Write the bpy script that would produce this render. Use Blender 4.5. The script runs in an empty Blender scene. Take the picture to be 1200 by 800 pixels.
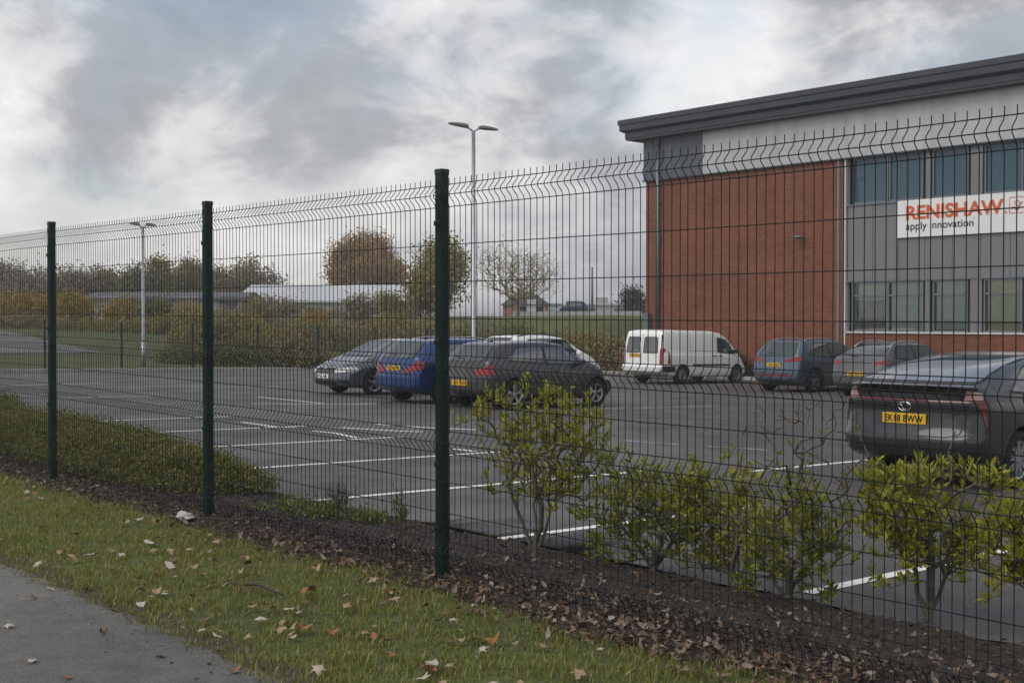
import bpy, bmesh, math, random
import numpy as np
from mathutils import Vector, Matrix
from mathutils.bvhtree import BVHTree

random.seed(7)
RNG = np.random.default_rng(7)
scene = bpy.context.scene
COL = scene.collection
R = math.radians

# ------------------------------------------------------------------ frame
F_PX = 1450.0
EYE = 1.53
PITCH = math.atan(25.0 / F_PX)
U = Vector((-0.661, 0.7504, 0.0))      # along the fence, away to the left
N = Vector((0.7504, 0.661, 0.0))       # square to the fence, into the car park
P1 = Vector((-0.411, 7.26, 0.0))
HEAD = math.atan2(N.y, N.x)


def W(t, d, z=0.0):
    p = P1 + U * t + N * d
    return Vector((p.x, p.y, z))


def td(x, y):
    v = Vector((x, y, 0)) - P1
    return v.dot(U), v.dot(N)


def ray(px, py):
    a = (px - 600.0) / F_PX
    b = (400.0 - py) / F_PX
    c, s = math.cos(PITCH), math.sin(PITCH)
    return Vector((a, c + b * s, b * c - s))


def zcp(d):
    return -0.12 - 0.02 * d


def on_park(px, py):
    r = ray(px, py)
    k = 1.0
    # eye + s*r.z = -0.12 - 0.02*(N.(s*r.xy) - N.P1)
    den = r.z + 0.02 * (N.x * r.x + N.y * r.y)
    s = (-0.12 + 0.02 * N.dot(P1) - EYE) / den
    return Vector((s * r.x, s * r.y, EYE + s * r.z))


def at_depth(px, py, Y):
    r = ray(px, py)
    s = Y / r.y
    return Vector((s * r.x, Y, EYE + s * r.z))


def on_plane_d(px, py, D):
    r = ray(px, py)
    s = (D + N.dot(P1)) / (N.x * r.x + N.y * r.y)
    p = Vector((s * r.x, s * r.y, EYE + s * r.z))
    t, d = td(p.x, p.y)
    return t, p.z


# ------------------------------------------------------------------ materials
def new_mat(name):
    m = bpy.data.materials.new(name)
    m.use_nodes = True
    nt = m.node_tree
    return m, nt, nt.nodes['Principled BSDF']


def mat(name, col, rough=0.6, metal=0.0, spec=0.5, var=0.0, scale=8.0, bump=0.0, bscale=None,
        coat=0.0, stretch=None, ior=None, col2=None):
    m, nt, b = new_mat(name)
    b.inputs['Base Color'].default_value = (*col, 1)
    b.inputs['Roughness'].default_value = rough
    b.inputs['Metallic'].default_value = metal
    b.inputs['Specular IOR Level'].default_value = spec
    if ior:
        b.inputs['IOR'].default_value = ior
    if coat:
        b.inputs['Coat Weight'].default_value = coat
        b.inputs['Coat Roughness'].default_value = 0.05
    if var > 0 or bump > 0:
        tc = nt.nodes.new('ShaderNodeTexCoord')
        mp = nt.nodes.new('ShaderNodeMapping')
        if stretch:
            mp.inputs['Scale'].default_value = stretch
        nt.links.new(tc.outputs['Object'], mp.inputs['Vector'])
    if var > 0:
        n = nt.nodes.new('ShaderNodeTexNoise')
        n.inputs['Scale'].default_value = scale
        n.inputs['Detail'].default_value = 6
        n.inputs['Roughness'].default_value = 0.65
        nt.links.new(mp.outputs[0], n.inputs['Vector'])
        cr = nt.nodes.new('ShaderNodeValToRGB')
        cr.color_ramp.elements[0].position = 0.32
        cr.color_ramp.elements[1].position = 0.68
        lo = tuple(c * (1 - var) for c in col)
        hi = tuple(min(1, c * (1 + var)) for c in col) if col2 is None else col2
        cr.color_ramp.elements[0].color = (*lo, 1)
        cr.color_ramp.elements[1].color = (*hi, 1)
        nt.links.new(n.outputs['Fac'], cr.inputs[0])
        nt.links.new(cr.outputs[0], b.inputs['Base Color'])
    if bump > 0:
        n2 = nt.nodes.new('ShaderNodeTexNoise')
        n2.inputs['Scale'].default_value = bscale or scale * 4
        n2.inputs['Detail'].default_value = 5
        nt.links.new(mp.outputs[0], n2.inputs['Vector'])
        bp = nt.nodes.new('ShaderNodeBump')
        bp.inputs['Strength'].default_value = bump
        bp.inputs['Distance'].default_value = 0.02
        nt.links.new(n2.outputs['Fac'], bp.inputs['Height'])
        nt.links.new(bp.outputs[0], b.inputs['Normal'])
    return m


def leaf_mat(name, cols, rough=0.45, trans=0.25, spec=0.4):
    """colour varies leaf by leaf between the given colours"""
    m, nt, b = new_mat(name)
    g = nt.nodes.new('ShaderNodeNewGeometry')
    cr = nt.nodes.new('ShaderNodeValToRGB')
    els = cr.color_ramp.elements
    while len(els) < len(cols):
        els.new(0.5)
    for i, c in enumerate(cols):
        els[i].position = i / max(1, len(cols) - 1)
        els[i].color = (*c, 1)
    nt.links.new(g.outputs['Random Per Island'], cr.inputs[0])
    nt.links.new(cr.outputs[0], b.inputs['Base Color'])
    b.inputs['Roughness'].default_value = rough
    b.inputs['Specular IOR Level'].default_value = spec
    tr = nt.nodes.new('ShaderNodeBsdfTranslucent')
    nt.links.new(cr.outputs[0], tr.inputs['Color'])
    mx = nt.nodes.new('ShaderNodeMixShader')
    mx.inputs[0].default_value = trans
    out = nt.nodes['Material Output']
    nt.links.new(b.outputs[0], mx.inputs[1])
    nt.links.new(tr.outputs[0], mx.inputs[2])
    nt.links.new(mx.outputs[0], out.inputs['Surface'])
    return m


# ------------------------------------------------------------------ mesh helpers
def mesh_np(name, verts, faces, mats, parent=None, midx=None, smooth=False):
    """verts (n,3) array; faces: array (m,k) or list of arrays / lists"""
    me = bpy.data.meshes.new(name)
    verts = np.asarray(verts, dtype=np.float32)
    if isinstance(faces, np.ndarray):
        k = faces.shape[1]
        me.vertices.add(len(verts))
        me.vertices.foreach_set('co', verts.ravel())
        me.loops.add(faces.size)
        me.loops.foreach_set('vertex_index', faces.astype(np.int32).ravel())
        me.polygons.add(len(faces))
        me.polygons.foreach_set('loop_start', np.arange(0, faces.size, k, dtype=np.int32))
        me.update(calc_edges=True)
    else:
        me.from_pydata([tuple(v) for v in verts], [], [tuple(int(i) for i in f) for f in faces])
    for m in (mats if isinstance(mats, (list, tuple)) else [mats]):
        me.materials.append(m)
    if midx is not None:
        me.polygons.foreach_set('material_index', np.asarray(midx, dtype=np.int32))
    if smooth:
        me.polygons.foreach_set('use_smooth', np.ones(len(me.polygons), dtype=bool))
    me.update()
    o = bpy.data.objects.new(name, me)
    COL.objects.link(o)
    if parent:
        o.parent = parent
    return o


def bm_obj(name, bm, mats, parent=None, smooth=False, sharp=None):
    me = bpy.data.meshes.new(name)
    bmesh.ops.recalc_face_normals(bm, faces=bm.faces[:])
    bm.to_mesh(me)
    bm.free()
    for m in (mats if isinstance(mats, (list, tuple)) else [mats]):
        me.materials.append(m)
    if smooth:
        me.polygons.foreach_set('use_smooth', np.ones(len(me.polygons), dtype=bool))
        if sharp:
            me.set_sharp_from_angle(angle=R(sharp))
    me.update()
    o = bpy.data.objects.new(name, me)
    COL.objects.link(o)
    if parent:
        o.parent = parent
    return o


def add_box(bm, c, s, rot=None, bevel=0.0, mi=0):
    m = Matrix.Translation(Vector(c))
    if rot is not None:
        m = m @ rot
    m = m @ Matrix.Diagonal((s[0], s[1], s[2], 1))
    r = bmesh.ops.create_cube(bm, size=1.0, matrix=m)
    fs = set(f for v in r['verts'] for f in v.link_faces)
    if bevel > 0:
        es = set(e for v in r['verts'] for e in v.link_edges)
        rb = bmesh.ops.bevel(bm, geom=list(es), offset=bevel, segments=2, affect='EDGES', profile=0.6)
        fs = set(rb['faces']) | set(f for f in fs if f.is_valid)
    for f in fs:
        if f.is_valid:
            f.material_index = mi
    return fs


def add_tube(bm, pts, rad, seg=8, mi=0, cap=True):
    pts = [Vector(p) for p in pts]
    n = len(pts)
    rad = [rad] * n if not hasattr(rad, '__len__') else rad
    rings = []
    ref = None
    for i, p in enumerate(pts):
        t = (pts[min(i + 1, n - 1)] - pts[max(i - 1, 0)]).normalized()
        if ref is None:
            ref = Vector((0, 0, 1)) if abs(t.z) < 0.9 else Vector((1, 0, 0))
        a = t.cross(ref).normalized()
        b = t.cross(a).normalized()
        ref = a.cross(t)
        rings.append([bm.verts.new(p + (a * math.cos(2 * math.pi * k / seg) + b * math.sin(2 * math.pi * k / seg)) * rad[i])
                      for k in range(seg)])
    for i in range(n - 1):
        for k in range(seg):
            f = bm.faces.new((rings[i][k], rings[i][(k + 1) % seg], rings[i + 1][(k + 1) % seg], rings[i + 1][k]))
            f.material_index = mi
            f.smooth = True
    if cap:
        for r_ in (rings[0], rings[-1]):
            f = bm.faces.new(r_)
            f.material_index = mi


def add_lathe(bm, prof, seg=24, axis='Y', center=(0, 0, 0), mi=0):
    """prof: list of (r, h) around an axis"""
    rings = []
    c = Vector(center)
    for (r_, h) in prof:
        ring = []
        for k in range(seg):
            a = 2 * math.pi * k / seg
            if axis == 'Y':
                v = Vector((r_ * math.cos(a), h, r_ * math.sin(a)))
            elif axis == 'Z':
                v = Vector((r_ * math.cos(a), r_ * math.sin(a), h))
            else:
                v = Vector((h, r_ * math.cos(a), r_ * math.sin(a)))
            ring.append(bm.verts.new(c + v))
        rings.append(ring)
    for i in range(len(rings) - 1):
        for k in range(seg):
            f = bm.faces.new((rings[i][k], rings[i][(k + 1) % seg], rings[i + 1][(k + 1) % seg], rings[i + 1][k]))
            f.material_index = mi
            f.smooth = True


def tag(o, label=None, cat=None, group=None, kind=None):
    if label:
        o['label'] = label
    if cat:
        o['category'] = cat
    if group:
        o['group'] = group
    if kind:
        o['kind'] = kind
    return o


def empty(name, loc, rz=0.0, label=None, cat=None, group=None):
    o = bpy.data.objects.new(name, None)
    o.empty_display_size = 0.3
    o.location = loc
    o.rotation_euler = (0, 0, rz)
    COL.objects.link(o)
    return tag(o, label, cat, group)


def text_obj(name, s, size, mtl, parent, ext=0.004, bold=0.0, shear=0.0, xscale=1.0, space=1.0):
    cu = bpy.data.curves.new(name, 'FONT')
    cu.body = s
    cu.size = size
    cu.extrude = ext
    cu.offset = bold
    cu.shear = shear
    cu.space_character = space
    tmp = bpy.data.objects.new(name + '_tmp', cu)
    COL.objects.link(tmp)
    dg = bpy.context.evaluated_depsgraph_get()
    me = bpy.data.meshes.new_from_object(tmp.evaluated_get(dg))
    bpy.data.objects.remove(tmp)
    bpy.data.curves.remove(cu)
    me.name = name
    me.materials.clear()
    me.materials.append(mtl)
    co = np.empty(len(me.vertices) * 3, dtype=np.float32)
    me.vertices.foreach_get('co', co)
    co = co.reshape(-1, 3)
    co[:, 0] *= xscale
    x0, x1 = co[:, 0].min(), co[:, 0].max()
    y0, y1 = co[:, 1].min(), co[:, 1].max()
    me.vertices.foreach_set('co', co.ravel())
    me.update()
    o = bpy.data.objects.new(name, me)
    COL.objects.link(o)
    o.parent = parent
    return o, (x0, x1, y0, y1)


# ------------------------------------------------------------------ terrain
BUILD_D = 35.5
T_CORNER = on_plane_d(757, 300, BUILD_D)[0]
T_END = 39.0


def smooth(a, b, x):
    t = np.clip((np.asarray(x, float) - a) / (b - a), 0, 1)
    return t * t * (3 - 2 * t)


def lump(x, y, s, seed=0.0):
    return (np.sin(x * s + 1.3 + seed) * np.cos(y * s * 1.17 + seed * 2.1) + 0.5 * np.sin(x * s * 2.3 + y * s * 1.9 + seed)
            + 0.3 * np.cos(x * s * 4.7 - y * s * 3.9 + 2 * seed)) / 1.8


def terrain(t, d):
    t = np.asarray(t, float)
    d = np.asarray(d, float)
    zc = -0.12 - 0.02 * np.clip(d, 0, 60)
    z = np.zeros_like(t + d)
    bed = smooth(-0.1, 1.9, d)
    z = z * (1 - bed) + zc * bed
    # the bank beyond the parked vans, left of the building
    bank = smooth(35.0, 46.0, d) * smooth(T_CORNER - 1.0, T_CORNER + 4.0, t)
    z = z * (1 - bank) + (1.75 + 0.004 * np.clip(d - 46, 0, 400)) * bank
    # beyond the end of the car park
    endr = smooth(T_END + 3, T_END + 36, t) * (1 - bank)
    z = z * (1 - endr) + 1.15 * endr
    return z


def terrain_xy(x, y):
    t, d = td(x, y)
    return float(terrain(t, d))


def in_park(t, d):
    return (d > 1.9) & (d < 34.2) & (t < T_END) & (t > -40)


def build_ground():
    ta = np.concatenate([np.linspace(-1500, -60, 14), np.linspace(-45, -14, 16), np.arange(-12, 16, 0.16),
                         np.arange(16, 60, 0.8), np.linspace(64, 200, 24), np.linspace(240, 1800, 16)])
    da = np.concatenate([np.linspace(-900, -40, 12), np.linspace(-30, -8, 12), np.arange(-6, 2.4, 0.12),
                         np.arange(2.6, 60, 0.7), np.linspace(64, 220, 24), np.linspace(260, 1900, 16)])
    T, D = np.meshgrid(ta, da, indexing='ij')
    Z = terrain(T, D)
    Z = Z + np.where(D < 1.7, 0.016 * lump(T, D, 1.9) * smooth(-1.65, -1.3, D), 0)
    Z = Z + np.where(((D > 36) | (T > T_END + 2)) & ~((T > T_END + 10) & (T < T_END + 34) & (D < 30)), 0.08 * lump(T, D, 0.35, 2), 0)
    Z = Z - .07 * smooth(-.25, .0, D) * (D < 1.95)
    Z = Z - np.where(in_park(T, D), 0.06, 0) - np.where(D < -1.62, 0.03, 0)
    X = P1.x + U.x * T + N.x * D
    Y = P1.y + U.y * T + N.y * D
    v = np.stack([X, Y, Z], -1).reshape(-1, 3)
    a, b = T.shape
    i = np.arange(a * b).reshape(a, b)
    f = np.stack([i[:-1, :-1], i[1:, :-1], i[1:, 1:], i[:-1, 1:]], -1).reshape(-1, 4)
    m, nt, bs = new_mat('turf_soil')
    tc = nt.nodes.new('ShaderNodeTexCoord')
    n1 = nt.nodes.new('ShaderNodeTexNoise'); n1.inputs['Scale'].default_value = 0.35; n1.inputs['Detail'].default_value = 8
    n2 = nt.nodes.new('ShaderNodeTexNoise'); n2.inputs['Scale'].default_value = 30; n2.inputs['Detail'].default_value = 6
    nt.links.new(tc.outputs['Object'], n1.inputs[0]); nt.links.new(tc.outputs['Object'], n2.inputs[0])
    cr = nt.nodes.new('ShaderNodeValToRGB')
    cr.color_ramp.elements[0].position = .35; cr.color_ramp.elements[0].color = (.06, .075, .02, 1)
    cr.color_ramp.elements[1].position = .7; cr.color_ramp.elements[1].color = (.11, .13, .035, 1)
    nt.links.new(n1.outputs[0], cr.inputs[0])
    cr2 = nt.nodes.new('ShaderNodeValToRGB')
    cr2.color_ramp.elements[0].position = .3; cr2.color_ramp.elements[0].color = (.5, .45, .4, 1)
    cr2.color_ramp.elements[1].position = .7; cr2.color_ramp.elements[1].color = (1.2, 1.2, 1.1, 1)
    nt.links.new(n2.outputs[0], cr2.inputs[0])
    mx = nt.nodes.new('ShaderNodeMix'); mx.data_type = 'RGBA'; mx.blend_type = 'MULTIPLY'; mx.inputs[0].default_value = 1
    nt.links.new(cr.outputs[0], mx.inputs[6]); nt.links.new(cr2.outputs[0], mx.inputs[7])
    nt.links.new(mx.outputs[2], bs.inputs['Base Color'])
    bs.inputs['Roughness'].default_value = 0.95
    bp = nt.nodes.new('ShaderNodeBump'); bp.inputs['Strength'].default_value = .7; bp.inputs['Distance'].default_value = .03
    nt.links.new(n2.outputs[0], bp.inputs['Height']); nt.links.new(bp.outputs[0], bs.inputs['Normal'])
    o = mesh_np('ground', v, f, m, smooth=True)
    tag(o, kind='structure', label='grassy ground around the car park and up the far bank')


def asphalt_mat(name, base, fine=160.0, patch=0.35, warm=(1, 1, 1), moss=False, gloss=(.62, .9), spots=False):
    m, nt, bs = new_mat(name)
    tc = nt.nodes.new('ShaderNodeTexCoord')

    def noise(sc, det=6, rough=.6):
        n = nt.nodes.new('ShaderNodeTexNoise')
        n.inputs['Scale'].default_value = sc
        n.inputs['Detail'].default_value = det
        n.inputs['Roughness'].default_value = rough
        nt.links.new(tc.outputs['Object'], n.inputs['Vector'])
        return n

    def ramp(src, a, b, ca, cb):
        r_ = nt.nodes.new('ShaderNodeValToRGB')
        r_.color_ramp.elements[0].position = a; r_.color_ramp.elements[0].color = (*ca, 1)
        r_.color_ramp.elements[1].position = b; r_.color_ramp.elements[1].color = (*cb, 1)
        nt.links.new(src, r_.inputs[0])
        return r_

    def mul(a, b):
        mx = nt.nodes.new('ShaderNodeMix'); mx.data_type = 'RGBA'; mx.blend_type = 'MULTIPLY'; mx.inputs[0].default_value = 1
        nt.links.new(a, mx.inputs[6]); nt.links.new(b, mx.inputs[7])
        return mx.outputs[2]
    big = ramp(noise(.35, 7, .6).outputs[0], .3, .7, tuple(base * w * (1 - patch) for w in warm), tuple(base * w * (1 + patch) for w in warm))
    mid = ramp(noise(5.0, 6, .7).outputs[0], .35, .7, (.78, .78, .78), (1.15, 1.15, 1.15))
    vo = nt.nodes.new('ShaderNodeTexVoronoi'); vo.inputs['Scale'].default_value = fine
    nt.links.new(tc.outputs['Object'], vo.inputs['Vector'])
    sp = ramp(vo.outputs['Color'], .1, .95, (.55, .55, .56), (1.75, 1.72, 1.68))
    c = mul(mul(big.outputs[0], mid.outputs[0]), sp.outputs[0])
    if spots:
        so = ramp(noise(.9, 3, .5).outputs[0], .64, .70, (1, 1, 1), (.62, .62, .63))
        c = mul(c, so.outputs[0])
        so2 = ramp(noise(.16, 9, .72).outputs[0], .42, .6, (.80, .80, .81), (1.1, 1.09, 1.07))
        c = mul(c, so2.outputs[0])
    if moss:
        mo = ramp(noise(1.6, 8, .7).outputs[0], .55, .72, (0, 0, 0), (1, 1, 1))
        mx = nt.nodes.new('ShaderNodeMix'); mx.data_type = 'RGBA'
        mm = nt.nodes.new('ShaderNodeMath'); mm.operation = 'MULTIPLY'; mm.inputs[1].default_value = .45
        nt.links.new(mo.outputs[0], mm.inputs[0])
        nt.links.new(mm.outputs[0], mx.inputs[0]); nt.links.new(c, mx.inputs[6]); mx.inputs[7].default_value = (.06, .06, .045, 1)
        c = mx.outputs[2]
    nt.links.new(c, bs.inputs['Base Color'])
    rr = ramp(noise(.8, 6).outputs[0], .35, .7, (gloss[0],) * 3, (gloss[1],) * 3)
    nt.links.new(rr.outputs[0], bs.inputs['Roughness'])
    bs.inputs['Specular IOR Level'].default_value = .35
    bp = nt.nodes.new('ShaderNodeBump'); bp.inputs['Strength'].default_value = .5; bp.inputs['Distance'].default_value = .006
    nt.links.new(vo.outputs['Distance'], bp.inputs['Height'])
    nt.links.new(bp.outputs[0], bs.inputs['Normal'])
    return m


def sheet(name, ta, da, zf, m, off=0.0, edge=None, smoothf=True):
    T, D = np.meshgrid(ta, da, indexing='ij')
    if edge:
        D = edge(T, D)
    Z = zf(T, D) + off
    X = P1.x + U.x * T + N.x * D
    Y = P1.y + U.y * T + N.y * D
    v = np.stack([X, Y, Z], -1).reshape(-1, 3)
    a, b = T.shape
    i = np.arange(a * b).reshape(a, b)
    f = np.stack([i[:-1, :-1], i[1:, :-1], i[1:, 1:], i[:-1, 1:]], -1).reshape(-1, 4)
    return mesh_np(name, v, f, m, smooth=smoothf)


def bed_edge(t):
    return 1.78 + 0.07 * np.sin(t * 0.9 + .5) + 0.035 * np.sin(t * 3.7) + 0.02 * np.sin(t * 11.3)


def path_edge(t):
    return -1.78 + 0.03 * np.sin(t * .9 + 1) + 0.018 * np.sin(t * 3.3) * np.sin(t * 1.27 + 2) + 0.010 * np.sin(t * 13.1) * np.sin(t * 3.1) + 0.008 * np.sin(t * 31.0 + 3 * np.sin(t * 5))


def build_surfaces():
    # car park
    m_park = asphalt_mat('car_park_asphalt', .082, fine=130, patch=.22, warm=(1.04, .99, .975), gloss=(.42, .75), spots=True)
    da = np.concatenate([[1.4, 1.78], np.linspace(3, 34.3, 20)])
    o = sheet('car_park', np.concatenate([np.linspace(-40, -14, 6), np.arange(-12, 16, .2), np.linspace(17, T_END, 12)]), da,
              lambda T, D: -0.12 - 0.02 * D, m_park,
              edge=lambda T, D: np.where(D < 1.6, bed_edge(T) - .02, D))
    tag(o, 'grey asphalt car park beyond the mesh fence', kind='structure')
    # kerb along the far end
    m_kerb = mat('kerb_concrete', (.36, .35, .33), .85, var=.2, scale=3, bump=.2, bscale=40)
    bm = bmesh.new()
    rot = Matrix.Rotation(HEAD, 4, 'Z')
    for k in range(33):
        d = 1.5 + k
        add_box(bm, W(T_END + .09, d + .5, zcp(d + .5) + .02), (.985, .17, .22), rot, .02)
    o = bm_obj('kerb', bm, m_kerb)
    tag(o, 'pale concrete kerb along the far end of the car park', kind='structure')
    bm = bmesh.new()
    for k in range(52):
        t = T_END - .5 - k
        add_box(bm, W(t, 34.4, zcp(34.4) + .02), (.17, .985, .22), rot, .02)
    o = bm_obj('kerb', bm, m_kerb)
    tag(o, 'pale concrete kerb below the bank and the brick building', kind='structure')
    # pale road beyond the far end fence
    m_road = asphalt_mat('pale_road', .14, fine=60, patch=.15)
    o = sheet('road', np.linspace(T_END + 14, T_END + 30, 30), np.linspace(-60, 20.5, 40),
              lambda T, D: terrain(T, D) + .03, m_road)
    tag(o, 'pale road beyond the fence at the car park end', kind='structure')
    # footpath
    m_path = asphalt_mat('footpath_asphalt', .115, fine=220, patch=.42, warm=(1.02, 1.0, .96), moss=True)
    o = sheet('footpath', np.arange(-14, 24, .08), np.array([-9, -6, -4, -3, -2.4, -2, -1.76]),
              lambda T, D: 0.004 + 0.012 * np.clip((D + 1.76) / -4, 0, 1) * 0 + .003 * lump(T, D, 1.1), m_path,
              edge=lambda T, D: np.where(D > -1.8, path_edge(T), D))
    tag(o, 'worn grey asphalt footpath in front of the verge', kind='structure')
    # bare soil rim between path and grass
    m_soil = mat('soil', (.07, .052, .035), .95, var=.4, scale=14, bump=.8, bscale=90)
    o = sheet('soil_strip', np.arange(-14, 24, .06), np.linspace(-1.92, -1.55, 9),
              lambda T, D: .003 + .004 * lump(T, D, 17) - .012 * smooth(-1.65, -1.56, D) + np.where(D < -1.8, -.02, 0), m_soil)
    tag(o, 'bare brown soil rim between footpath and grass', kind='structure')
    # mulch bed
    m_mul = mat('mulch', (.03, .022, .016), .95, var=.55, scale=26, bump=1.0, bscale=110, col2=(.07, .05, .036))
    ta = np.arange(-9, 18, .045)
    o = sheet('planting_bed', ta, np.linspace(-.38, 1.82, 50),
              lambda T, D: terrain(T, D) + .015 - .035 * (1 - smooth(-.3, -.1, D)) + .03 * lump(T, D, 3.1, 1) * smooth(-.3, 0, D) + .012 * lump(T, D, 21, 3)
              - .05 * smooth(1.6, 1.82, D), m_mul,
              edge=lambda T, D: np.where(D > 1.8, bed_edge(T), np.where(D < -.37, -.25 + .06 * np.sin(T * 1.7) + .04 * np.sin(T * 5.1), D)))
    tag(o, 'dark bark mulch bed under the fence', kind='structure')
    # painted lines
    m_line = mat('road_paint', (.78, .78, .76), .6, var=.14, scale=9, bump=.1)
    m_worn = mat('worn_road_paint', (.5, .5, .49), .7, var=.35, scale=7)
    for mm, lo_, hi_ in ((m_line, .34, .44), (m_worn, .45, .58)):
        nt = mm.node_tree
        b = nt.nodes['Principled BSDF']
        src = b.inputs['Base Color'].links[0].from_socket
        tc = nt.nodes.new('ShaderNodeTexCoord')
        nz = nt.nodes.new('ShaderNodeTexNoise'); nz.inputs['Scale'].default_value = 3.2; nz.inputs['Detail'].default_value = 12; nz.inputs['Roughness'].default_value = .8
        nt.links.new(tc.outputs['Object'], nz.inputs['Vector'])
        rp = nt.nodes.new('ShaderNodeMapRange'); rp.inputs[1].default_value = lo_; rp.inputs[2].default_value = hi_
        nt.links.new(nz.outputs[0], rp.inputs[0])
        mxn = nt.nodes.new('ShaderNodeMix'); mxn.data_type = 'RGBA'
        nt.links.new(rp.outputs[0], mxn.inputs[0]); mxn.inputs[6].default_value = (.13, .128, .125, 1); nt.links.new(src, mxn.inputs[7])
        nt.links.new(mxn.outputs[2], b.inputs['Base Color'])
    verts, faces, mi = [], [], []

    def line(pts, w=.1, worn=0):
        P = [Vector(p) if not isinstance(p[0], tuple) else p for p in pts]
        for a, b in zip(P[:-1], P[1:]):
            n = max(1, int((b - a).length / .4))
            dv = (b - a).normalized()
            sd = Vector((-dv.y, dv.x, 0)) * w / 2
            for k in range(n):
                q0 = a + (b - a) * k / n
                q1 = a + (b - a) * (k + 1) / n
                i = len(verts)
                for q, sg in ((q0, 1), (q0, -1), (q1, -1), (q1, 1)):
                    v = q + sd * sg
                    _, d = td(v.x, v.y)
                    verts.append((v.x, v.y, zcp(d) + .005))
                faces.append((i, i + 1, i + 2, i + 3))
                mi.append(worn)

    def pl(*pp, w=.1, worn=0):
        line([on_park(*p) for p in pp], w, worn)
    for t, d0, d1 in ((-1.2, 1.9, 6.7), (1.47, 1.72, 5.0), (4.15, 1.75, 6.3), (6.9, 2.0, 6.6), (9.55, 1.9, 6.7), (12.2, 1.9, 6.7),
                      (14.9, 1.9, 6.7), (-3.9, 1.9, 6.7), (-6.6, 1.9, 6.7)):
        line([W(t, d0), W(t, d1)])
    pl((283, 494.6), (322, 500), (347, 501), w=.1)
    pl((400, 501), (464, 505), (495, 506), w=.12)
    pl((441, 497), (495, 501), (560, 503.6), w=.12)
    pl((366, 505), (392, 507.5), (418, 513), w=.1)
    pl((531, 526), (557, 529), w=.1)
    pl((295, 472.6), (410, 474), (441, 472.6), w=.1)
    pl((301, 465), (379, 472.6), w=.1)
    pl((220, 467.5), (291, 466), w=.1, worn=1)
    pl((70, 466), (180, 464), w=.1)
    pl((150, 453), (327, 453), w=.1)
    pl((0, 452), (120, 449), w=.12)
    pl((708, 480), (846, 475), w=.1, worn=1)
    pl((730, 516), (762, 519), (862, 525), (900, 527.5), w=.1, worn=1)
    line([W(3.4, 7.3), W(3.4, 12.0)])
    line([W(.3, 9.5), W(.3, 12.0)], worn=1)
    for t in (13.4, 16.0, 18.9, 22.6):
        line([W(t, 11.8), W(t, 16.6)], worn=1)
    for t in (13.0, 16.3, 19.5, 21.7, 25.0):
        line([W(t, 27.2), W(t, 32)], worn=1)
    o = mesh_np('road_markings', np.array(verts), np.array(faces), [m_line, m_worn], midx=mi)
    tag(o, 'white painted parking bay lines', kind='structure')


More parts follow.
